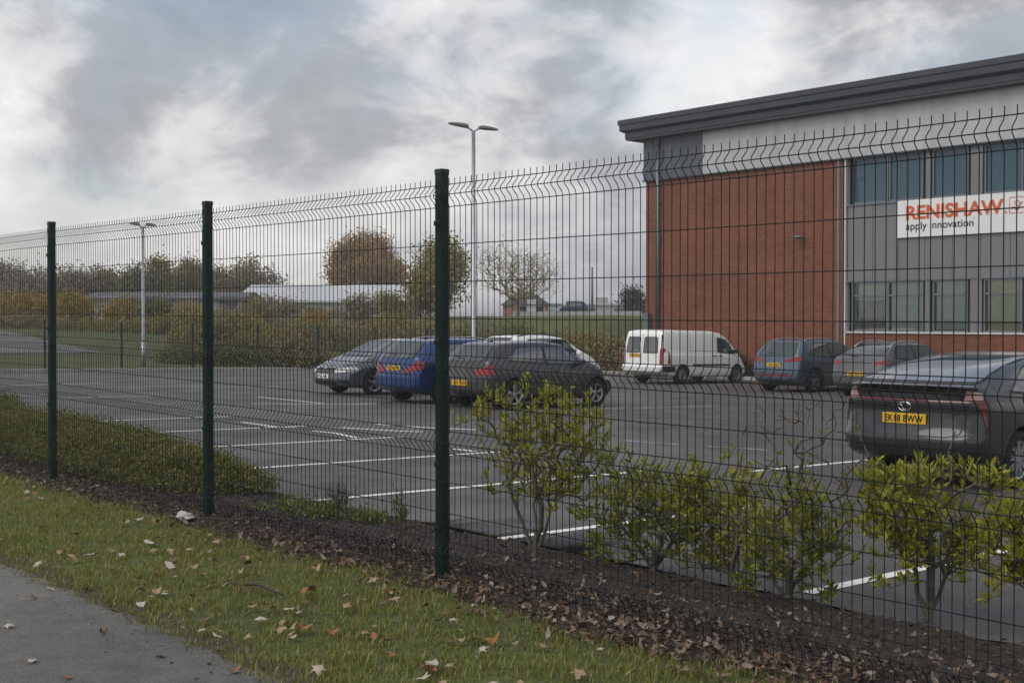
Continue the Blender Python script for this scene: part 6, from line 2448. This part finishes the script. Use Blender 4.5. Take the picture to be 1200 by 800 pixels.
# ------------------------------------------------------------------ light and sky
def build_sky():
    w = bpy.data.worlds.new('World')
    scene.world = w
    w.use_nodes = True
    nt = w.node_tree
    for n in list(nt.nodes):
        nt.nodes.remove(n)
    out = nt.nodes.new('ShaderNodeOutputWorld')
    sun_el, sun_az = 48.0, -125.0      # azimuth measured from +Y toward +X
    sky = nt.nodes.new('ShaderNodeTexSky')
    sky.sky_type = 'NISHITA'
    sky.sun_disc = False
    sky.sun_elevation = R(sun_el)
    sky.sun_rotation = R(sun_az)
    sky.air_density = 1.2
    sky.dust_density = 2.0
    bg1 = nt.nodes.new('ShaderNodeBackground'); bg1.inputs[1].default_value = .15
    nt.links.new(sky.outputs[0], bg1.inputs[0])
    tc = nt.nodes.new('ShaderNodeTexCoord')
    nrm = nt.nodes.new('ShaderNodeVectorMath'); nrm.operation = 'NORMALIZE'
    nt.links.new(tc.outputs['Generated'], nrm.inputs[0])
    sep = nt.nodes.new('ShaderNodeSeparateXYZ')
    nt.links.new(nrm.outputs[0], sep.inputs[0])

    def math_(op, a, b=None, clamp=False):
        m = nt.nodes.new('ShaderNodeMath'); m.operation = op; m.use_clamp = clamp
        for i, q in enumerate((a, b)):
            if q is None:
                continue
            if isinstance(q, (int, float)):
                m.inputs[i].default_value = q
            else:
                nt.links.new(q, m.inputs[i])
        return m.outputs[0]
    # cloud space: flatter toward the horizon, as seen from below
    cmb = nt.nodes.new('ShaderNodeCombineXYZ')
    nt.links.new(sep.outputs[0], cmb.inputs[0]); nt.links.new(sep.outputs[1], cmb.inputs[1])
    nt.links.new(math_('MULTIPLY', math_('POWER', math_('MAXIMUM', sep.outputs[2], 0.0), .8), 1.45), cmb.inputs[2])

    def noise(scale, det, rough, off, dist=0.0):
        mp = nt.nodes.new('ShaderNodeMapping')
        mp.inputs['Location'].default_value = off
        mp.inputs['Scale'].default_value = (scale, scale, scale)
        nt.links.new(cmb.outputs[0], mp.inputs[0])
        n = nt.nodes.new('ShaderNodeTexNoise')
        n.inputs['Scale'].default_value = 1
        n.inputs['Detail'].default_value = det
        n.inputs['Roughness'].default_value = rough
        n.inputs['Distortion'].default_value = dist
        nt.links.new(mp.outputs[0], n.inputs[0])
        return n.outputs[0]
    n1 = noise(3.6, 7, .5, (3.1, 8.2, 0), .3)
    n2 = noise(9.0, 8, .58, (1.7, 4.4, 2.0), .6)
    n4 = noise(30.0, 5, .55, (6.3, 1.2, 4.0), .4)
    base = math_('ADD', math_('ADD', math_('MULTIPLY', n1, .54), math_('MULTIPLY', n2, .35)), math_('MULTIPLY', n4, .11))

    # breaks and thick places of this sky, each at its own bearing and height
    def blob(px, py, size, amt):
        return skyblob(ray(px, py).normalized(), size, amt)

    def skyblob(d, size, amt):
        dp = nt.nodes.new('ShaderNodeVectorMath'); dp.operation = 'DOT_PRODUCT'
        nt.links.new(nrm.outputs[0], dp.inputs[0]); dp.inputs[1].default_value = d
        # gaussian in angle : exp((dot-1)/s^2)
        e = math_('EXPONENT', math_('DIVIDE', math_('SUBTRACT', dp.outputs['Value'], 1.0), size * size))
        return math_('MULTIPLY', e, amt)
    acc = math_('ADD', math_('MULTIPLY', math_('SUBTRACT', base, .5), math_('SUBTRACT', 2.9, math_('MULTIPLY', math_('EXPONENT', math_('MULTIPLY', math_('ABSOLUTE', sep.outputs[2]), -11.0)), 2.4))), .522)
    for b in SKY_BLOBS:
        acc = math_('ADD', acc, blob(*b))
    # pale toward the horizon
    hz = math_('MULTIPLY', math_('EXPONENT', math_('MULTIPLY', math_('ABSOLUTE', sep.outputs[2]), -9.0)), .13)
    acc = math_('ADD', acc, hz)
    cr = nt.nodes.new('ShaderNodeValToRGB')
    els = cr.color_ramp.elements
    stops = [(.16, (.31, .328, .355)), (.42, (.42, .435, .46)), (.50, (.545, .552, .57)), (.585, (.69, .69, .69)), (.82, (.93, .915, .885))]
    while len(els) < len(stops):
        els.new(.5)
    for e, (p, c) in zip(els, stops):
        e.position = p
        e.color = (*c, 1)
    nt.links.new(acc, cr.inputs[0])
    bg2 = nt.nodes.new('ShaderNodeBackground'); bg2.inputs[1].default_value = 1.0
    nt.links.new(cr.outputs[0], bg2.inputs[0])
    mx = nt.nodes.new('ShaderNodeMixShader')
    n3 = noise(2.6, 6, .55, (9.0, 2.0, 5.0), .2)
    cov = nt.nodes.new('ShaderNodeMapRange')
    cov.inputs[1].default_value = .28; cov.inputs[2].default_value = .5; cov.inputs[3].default_value = .35; cov.inputs[4].default_value = 1.0
    # blue break added in the unseen sky to tint the nearest rear window
    brk = math_('SUBTRACT', n3, skyblob((math.sin(R(41)) * .73, math.cos(R(41)) * .73, .69), .33, .40))
    nt.links.new(brk, cov.inputs[0])
    nt.links.new(cov.outputs[0], mx.inputs[0])
    nt.links.new(bg1.outputs[0], mx.inputs[1]); nt.links.new(bg2.outputs[0], mx.inputs[2])
    nt.links.new(mx.outputs[0], out.inputs[0])
    # sun behind the cloud
    l = bpy.data.lights.new('sun', 'SUN')
    l.energy = 1.5
    l.angle = R(45)
    l.color = (1, .95, .88)
    o = bpy.data.objects.new('sun', l)
    COL.objects.link(o)
    d = Vector((math.sin(R(sun_az)) * math.cos(R(sun_el)), math.cos(R(sun_az)) * math.cos(R(sun_el)), math.sin(R(sun_el))))
    o.rotation_euler = (-d).to_track_quat('-Z', 'Y').to_euler()


SKY_BLOBS = [
    (75, 60, .035, .22), (20, 140, .05, .14), (860, 75, .05, .32), (800, 45, .045, .16), (260, 150, .06, .16), (1040, 25, .03, .2), (610, 60, .045, .06), (390, 45, .035, .08),
    (190, 20, .07, -.22), (330, 60, .055, -.24), (440, 95, .05, -.16), (120, 115, .03, -.26), (110, 180, .035, -.16), (680, 150, .09, -.08), (1130, 60, .09, -.12), (960, 60, .04, -.06), (520, 20, .06, -.08),
    (300, 215, .12, .10), (30, 215, .08, .14),
]


def build_haze():
    bm = bmesh.new()
    add_box(bm, (200, 500, 6.0), (5600, 5600, 18))
    m = bpy.data.materials.new('haze')
    m.use_nodes = True
    nt = m.node_tree
    nt.nodes.remove(nt.nodes['Principled BSDF'])
    pv = nt.nodes.new('ShaderNodeVolumePrincipled')
    pv.inputs['Color'].default_value = (.95, .96, 1, 1)
    pv.inputs['Density'].default_value = .0011
    pv.inputs['Anisotropy'].default_value = .3
    nt.links.new(pv.outputs[0], nt.nodes['Material Output'].inputs['Volume'])
    o = bm_obj('haze', bm, m)
    tag(o, 'thin pale haze in the air', kind='stuff')


def build_camera():
    cam = bpy.data.cameras.new('camera')
    cam.sensor_width = 36
    cam.lens = 36 * F_PX / 1200
    cam.clip_end = 6000
    cam.clip_start = .05
    o = bpy.data.objects.new('camera', cam)
    COL.objects.link(o)
    o.location = (0, 0, EYE)
    o.rotation_euler = (R(90) - PITCH, 0, 0)
    scene.camera = o
    scene.view_settings.view_transform = 'Standard'
    scene.view_settings.look = 'None'
    scene.view_settings.exposure = 0.1
    scene.view_settings.gamma = 1.0
    scene.view_settings.use_curve_mapping = False
    scene.render.engine = 'CYCLES'
    scene.cycles.use_denoising = True
    scene.cycles.max_bounces = 6
    scene.cycles.diffuse_bounces = 3
    scene.cycles.glossy_bounces = 3
    scene.cycles.transparent_max_bounces = 4


build_camera()
build_sky()
build_ground()
build_surfaces()
build_fence()
build_lamps()
build_building()
build_cars()
build_plants()
build_far()
build_grass()
build_litter()
build_haze()
